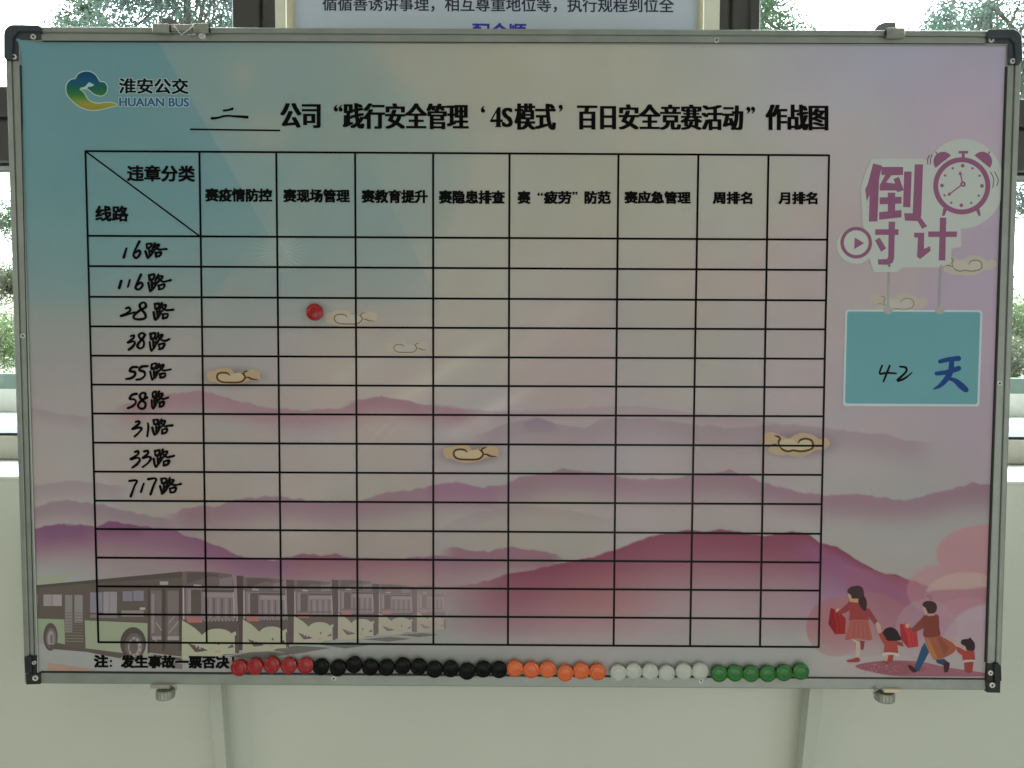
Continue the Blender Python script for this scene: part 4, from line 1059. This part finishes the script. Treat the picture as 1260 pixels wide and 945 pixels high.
# ================================================================== STAND LEGS
st=empty('board_stand',(0,.035,0),'grey green flat legs standing behind the lower edge of the whiteboard','stand')
for (t0,t1,b0,b1) in (((255.6,843),(271.4,843),(264.6,945),(278.8,945)),((996.8,846),(1013,846),(986.6,945),(1001.8,945))):
    T0,T1,B0,B1=[P(*q,.030) for q in (t0,t1,b0,b1)]
    e=lambda a,c_,z:(a[0]+(c_[0]-a[0])*(z-a[2])/(c_[2]-a[2]))
    zt=1.12; zb=.0
    b=MB(); b.prism([(e(T0,B0,zt),zt),(e(T1,B1,zt),zt),(e(T1,B1,zb),zb),(e(T0,B0,zb),zb)],.030,.048,.001); b.build('leg',M_leg,st)
b=MB(); b.box(-.45,.47,.016,.0295,1.06,1.10,.001); b.build('crossbar',M_leg,st)

# ================================================================== MAGNETS
def plastic(name,c,sss=.25,tr=0.0,rough=.24): return mat(name,c,rough=rough,coat=.8,spec=.3,var=.06,vscale=80,sss=sss,trans=tr)
MM={'red':plastic('red_plastic',(.38,.003,.006)),'black':mat('black_magnet_plastic',(.002,.002,.002),rough=.16,spec=.18),'orange':plastic('orange_plastic',(.80,.14,.018)),'white':plastic('clear_white_plastic',(.74,.76,.68),.3,.25,.15),'green':plastic('green_plastic',(.004,.17,.008))}
R0=.0102
protos={}
def magnet(col,x,y,label,turn):
    Yf=FY-.0080
    p_=P(x,y,Yf)
    if col not in protos:
        e=bpy.data.objects.new('magnet',None); COL.objects.link(e)
        b=MB(); b.lathe((0,0,0),[(R0*.86,.0003),(R0*.90,.0012),(R0*.84,.0030),(R0*.86,.0044),(R0*.97,.0056),(R0,.0066),(R0*.985,.0075),(R0*.93,.0081),(R0*.84,.0084)],36)
        body=b.build('body',MM[col],e,True)
        b=MB(); b.lathe((0,0,0),[(R0*.825,.0078),(R0*.82,.0084),(R0*.6,.0086),(R0*.58,.0082),(R0*.3,.0081),(R0*.08,.0081)],36)
        face=b.build('face_disc',MM[col],e,True)
        protos[col]=(e,body,face)
    else:
        e0,b0,f0=protos[col]
        e=e0.copy(); COL.objects.link(e)
        for c_ in (b0,f0):
            d=c_.copy(); COL.objects.link(d); d.parent=e
    e.location=(p_[0],FY-.0011,p_[2]); e.rotation_euler=(0,turn,0)
    tag(e,label,'magnet',col+' magnets')
red=[(294,822),(313.2,820.2),(334.3,818.6),(355.3,819.2),(376,819.2)]
blk=[(394.8,820.9),(415.8,822.3),(435.4,818.2),(455.4,821.3),(475.2,821.7),(495.2,819.8),(515,820.8),(534.5,824),(554.3,823.3),(574.7,826.4),(594.5,823.7),(614,824.4)]
org=[(633.7,822.9),(653.7,824.4),(674,824),(695.6,828.5),(715.2,825.8),(735.2,827)]
wht=[(760.8,828.2),(780,826.5),(800,827.1),(820.4,828.9),(841.4,826.5),(861.5,826)]
grn=[(885,829.3),(904.6,828.6),(924.3,829.3),(944.6,829.3),(964.6,828.2),(985.4,826.5)]
ordn=['first','second','third','fourth','fifth','sixth','seventh','eighth','ninth','tenth','eleventh','twelfth']
def lab(c,i,n_):
    w={'red':'red','black':'black','orange':'orange','white':'clear white','green':'green'}[c]
    ex={('red',0):'leftmost red round magnet, beside the exclamation mark of the note',('red',4):'last red round magnet of the bottom row, touching the first black one',
        ('black',0):'first black round magnet, touching the last red one',('black',11):'last black round magnet, touching the first orange one',('black',1):'second black magnet from the left, just above the frame screw',('black',2):'third black magnet from the left, the highest of the black row',('black',9):'tenth black magnet from the left, the lowest of the black row',
        ('orange',0):'first orange round magnet, touching the last black one',('orange',5):'rightmost orange round magnet, nearest the clear white ones',('orange',3):'fourth orange magnet from the left, the lowest of the orange row',
        ('white',0):'leftmost clear white round magnet, nearest the orange ones',('white',5):'rightmost clear white magnet, above a frame screw',
        ('green',0):'leftmost green round magnet, nearest the clear white ones',('green',5):'rightmost green magnet, at the end of the magnet row'}
    return ex.get((c,i), f'{ordn[i]} {w} round magnet from the left along the bottom rail')
magnet('red',387,384,'single red round magnet stuck inside the table beside a pale cloud',0)
for c,L in (('red',red),('black',blk),('orange',org),('white',wht),('green',grn)):
    for i,(x,y) in enumerate(L): magnet(c,x,y,lab(c,i,len(L)),random.uniform(0,6))
